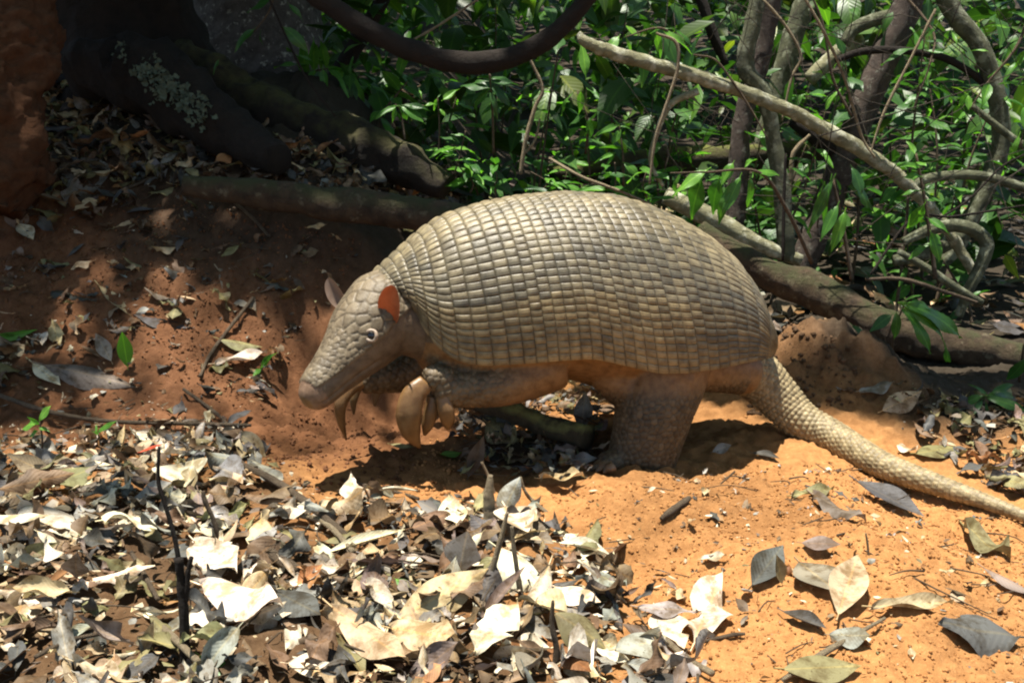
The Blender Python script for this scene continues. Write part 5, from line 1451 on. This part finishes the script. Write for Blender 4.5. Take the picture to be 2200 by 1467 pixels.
# crumbs of earth
g = Geo()
ico_v = np.array([[1, 1, 1], [1, -1, -1], [-1, 1, -1], [-1, -1, 1], [1.2, 0, .2], [-1.1, .2, 0], [0, 1.2, .1], [.1, -1.1, .2]]) / 1.5
cube = np.array([[-1, -1, -1], [1, -1, -1], [1, 1, -1], [-1, 1, -1], [-1, -1, 1], [1, -1, 1], [1, 1, 1], [-1, 1, 1]]) / 1.73
cf = np.array([[0, 3, 2, 1], [4, 5, 6, 7], [0, 1, 5, 4], [1, 2, 6, 5], [2, 3, 7, 6], [3, 0, 4, 7]])
EARTH = [(1180, 1060), (1500, 1005), (1800, 990), (2240, 1120), (2240, 1480), (1500, 1480), (1330, 1250)]
NOSE = [(560, 860), (720, 860), (1000, 960), (1000, 1060), (700, 1080), (560, 990)]
for poly, n, s0, s1 in ((EARTH, 9000, .0008, .0042), (REDL, 3500, .0012, .006), (NOSE, 1800, .0012, .007), (HEAVY, 700, .0015, .005), ([(1650, 680), (1840, 740), (1860, 870), (1600, 900)], 1400, .002, .011)):
    for p in ground_samples(poly, n):
        sz_ = s0 + (s1 - s0) * random.random() ** 3
        V = cube * rng.uniform(.6, 1.15, (8, 3)) * sz_
        a_ = random.uniform(0, 3); R_ = frame((math.cos(a_), math.sin(a_), random.gauss(0, .6)), (random.gauss(0, .6), .2, 1))
        cc = (soil_c if p[0] > -.2 and not (p[0] > .5 and p[1] > 2.5) else rust if p[0] < 0 else np.array([.125, .075, .042])) * random.uniform(.85, 1.25)
        g.add(V @ R_.T + p + [0, 0, sz_ * .25], cf, cc)
tag(link("soil_crumbs", g.mesh("soil_crumbs", SOIL)), kind="stuff")

# ------------------------------------------------------------------ sticks, stubs and seedlings
def stick(label, P, R, mat=TWIG, cat="stick", name="stick", free=None, group="sticks and twigs on the ground", lift=.008, **k):
    """P in photograph pixels on the ground; free: points standing above the first one at its depth"""
    Q = [ground(*p) + [0, 0, lift] for p in P]
    if free:
        Q += [at(x, y, Q[-1][1] + dy) for x, y, dy in free]
        Q[0][2] -= .02
    Q = np.array(Q)
    R = np.atleast_1d(np.array(R, float)) / FPX * Q[:, 1].mean()
    me = tube_mesh("stick", Q - Q[0], R, mat, sides=k.pop("sides", 8), n=10 * len(Q), rough=.14, freq=60)
    return tag(link(name, me, loc=Q[0]), label, cat, group)
MOSSY = mat_bark("stick_moss", (.085, .065, .035), (.05, .038, .02), 40, None, moss=(.34, .33, .10))
st = stick("short mossy cut stick lying under the belly before the hind leg", [(985, 905), (1080, 930), (1165, 965), (1262, 995)], [22, 24, 24, 26], MOSSY, lift=.055, sides=14, group=None)
st = empty("forked_stick", ground(398, 1440))
tag(st, "dark forked stick standing upright in the left foreground litter", "stick", "sticks and twigs on the ground")
Y0 = st.location.y
for nm, L, R in (("stem", [(398, 1445), (396, 1340), (390, 1260), (384, 1200)], [.0068, .0065, .0062, .006]), ("shoot", [(386, 1215), (374, 1150), (352, 1075), (340, 1030), (342, 960)], [.0038, .003, .0028, .0026, .002]), ("stub", [(398, 1290), (404, 1230), (412, 1196)], [.005, .004, .003])):
    P = np.array([at(x, y, Y0 + (.02 if nm == "shoot" else 0)) for x, y in L]); 
    link(nm, tube_mesh(nm, P - np.array(st.location), R, BARK_DARK, sides=9, n=30, rough=.16, freq=70), st)
stick("split broken stub standing at the edge of the orange soil", [(1058, 1150)], [20, 16, 13, 6], TWIG_PALE, "stub", "broken_stub", free=[(1052, 1110, 0), (1050, 1065, 0), (1054, 1020, 0)], sides=10)
stick("thin stick leaning behind the split broken stub", [(1065, 1060)], [4, 4, 3], TWIG_PALE, free=[(1050, 1025, 0), (1035, 992, 0)])
stick("thin pale stick standing in the litter before the big white leaf", [(1052, 1290)], [8, 7, 6, 4], TWIG_PALE, free=[(1060, 1220, 0), (1078, 1150, 0), (1090, 1100, 0)])
stick("second thin stick, right of the pale one, leaning on the arched cream leaf", [(1122, 1282)], [7, 6, 5, 4], TWIG_PALE, free=[(1110, 1220, 0), (1103, 1170, 0), (1100, 1130, 0)])
stick("thin crooked stick standing near the bottom right of centre", [(1188, 1450)], [9, 8, 6, 4], TWIG, free=[(1196, 1400, 0), (1186, 1340, 0), (1188, 1290, 0)])
stick("bent twig standing on the orange soil right of the stub", [(1205, 1115), (1150, 1090)], [4, 5, 4, 3], TWIG_PALE, free=[(1128, 1055, 0), (1118, 1025, 0)])
stick("long dark twig lying level across the left litter", [(-20, 862), (100, 905), (230, 925), (400, 936), (540, 934)], [5, 6, 5, 5, 4], TWIG, lift=.022)
stick("long pale stick slanting down right through the centre left litter", [(520, 1025), (590, 1062), (660, 1110), (750, 1185)], [8, 9, 9, 7], TWIG, lift=.024)
stick("dark stub of stick lying in the centre of the litter", [(560, 1185), (595, 1215), (640, 1245)], [13, 14, 12], TWIG, lift=.014)
stick("standing dark twig in the litter left of centre", [(475, 1165)], [7, 6, 6, 4], TWIG, free=[(460, 1120, 0), (440, 1075, 0), (436, 1055, 0)])
stick("pale curved stick lying right of the long slanting stick", [(640, 1130), (700, 1150), (760, 1215)], [7, 8, 6], TWIG_PALE, lift=.02)
stick("thin twig running down the soil to the snout's left", [(545, 650), (460, 760), (430, 820)], [4, 4, 3], TWIG, lift=.01)
stick("thin dark twig crossing the soil behind the claws", [(740, 1045), (830, 1060), (900, 1085)], [5, 4, 4], TWIG, lift=.008)
stick("fine twig slanting down below the red leaf sliver", [(395, 850), (470, 905), (520, 960)], [4, 4, 3], TWIG, lift=.012)
stick("forked dry stick reaching up from the bottom edge at lower right", [(1680, 1480), (1770, 1420), (1900, 1345)], [5, 8, 4], TWIG_PALE, lift=.012)
stick("brown stick lying on orange soil beside the slate leaf at lower right", [(1500, 1395), (1570, 1380), (1600, 1372)], [5, 5, 4], TWIG, lift=.006)
stick("broken tan stick at the bottom edge right of the ragged white leaf", [(1415, 1380), (1470, 1430), (1530, 1470)], [8, 9, 8], TWIG_PALE, lift=.012)
stick("pale straw standing on the orange soil below the tail", [(1868, 1195)], [3, 2.5, 2], TWIG_PALE, free=[(1864, 1170, 0), (1860, 1145, 0)])
stick("dark stick lying on the soil between belly shade and litter", [(1480, 1085), (1440, 1110), (1420, 1125)], [7, 8, 6], TWIG, lift=.008)
stick("thin dark stick at the upper left leaning in the litter", [(40, 455), (100, 382)], [5, 4], TWIG, lift=.02)
stick("dark twig lying along the lower side of the upper left litter", [(160, 450), (250, 430), (330, 400)], [4, 4, 3], TWIG, lift=.02)
stick("thin twig lying in front of the half buried log", [(500, 440), (545, 480), (580, 520)], [4, 4, 3], TWIG, lift=.01)
stick("straight tan stem slanting at the bottom left corner", [(330, 1370), (380, 1420), (430, 1475)], [8, 9, 8], TWIG_PALE, lift=.03)
stick("dark stick lying across the bottom left corner", [(80, 1460), (150, 1425), (225, 1405)], [6, 6, 4], TWIG, lift=.03)
stick("dark bent stick in the left litter", [(285, 1220), (315, 1270), (342, 1320)], [6, 6, 5], TWIG, lift=.024)
g = Geo()
for poly, n, z in ((HEAVY, 190, .03), (SLOPE, 90, .03), (BACKR, 40, .02), (SPARSE, 75, .004), (REDL, 24, .004), (BELLY, 22, .03)):
    for p in ground_samples(poly, n):
        a_ = random.uniform(0, 6.28); l = random.uniform(.02, .12); d = np.array([math.cos(a_), math.sin(a_), random.gauss(0, .15)]) * l
        p = p + [0, 0, random.uniform(.003, z)]
        V, F, uv = tube([p - d * .5, p + rng.normal(0, .006, 3), p + d * .5], [random.uniform(.0008, .0022), .0008], sides=5, n=6)
        g.add(V, F, None, uv)
tag(link("twig_litter", g.mesh("twig_litter", TWIG)), kind="stuff")

for lab, b, lst in (
    ("tiny seedling with a pair of shining green leaves at the left edge", (88, 975), [(85, 905, 95, 872, "oval", 2), (80, 910, 32, 910, "drip", 2), (84, 912, 60, 895, "oval", 2), (82, 925, 55, 935, "oval", 1), (84, 918, 106, 925, "oval", 1)]),
    ("small seedling with a narrow green tuft, right of the pair-leaved seedling", (218, 1000), [(210, 930, 240, 900, "lance", 2), (208, 930, 206, 905, "lance", 2), (210, 935, 198, 920, "lance", 1)]),
    ("little green sprout by the pale tan leaf left of the snout", (560, 800), [(560, 790, 590, 755, "oval", 2), (560, 792, 545, 800, "lance", 1), (566, 785, 575, 765, "oval", 1)]),
    ("white green sprout at the bottom edge right of the ashen leaf", (1440, 1450), [(1435, 1440, 1425, 1410, "oval", 2), (1438, 1440, 1448, 1425, "oval", 2), (1438, 1442, 1440, 1460, "oval", 2)])):
    q = ground(*b); t_ = at(lst[0][0], lst[0][1], q[1])
    pr = plant("seedling", lab, "plant", "seedlings in the litter", q, [([q - [0, 0, .01], .5 * (q + t_) + [.004, 0, 0], t_], [.0026, .002, .0016])])
    aimed(pr, lst, q[1])
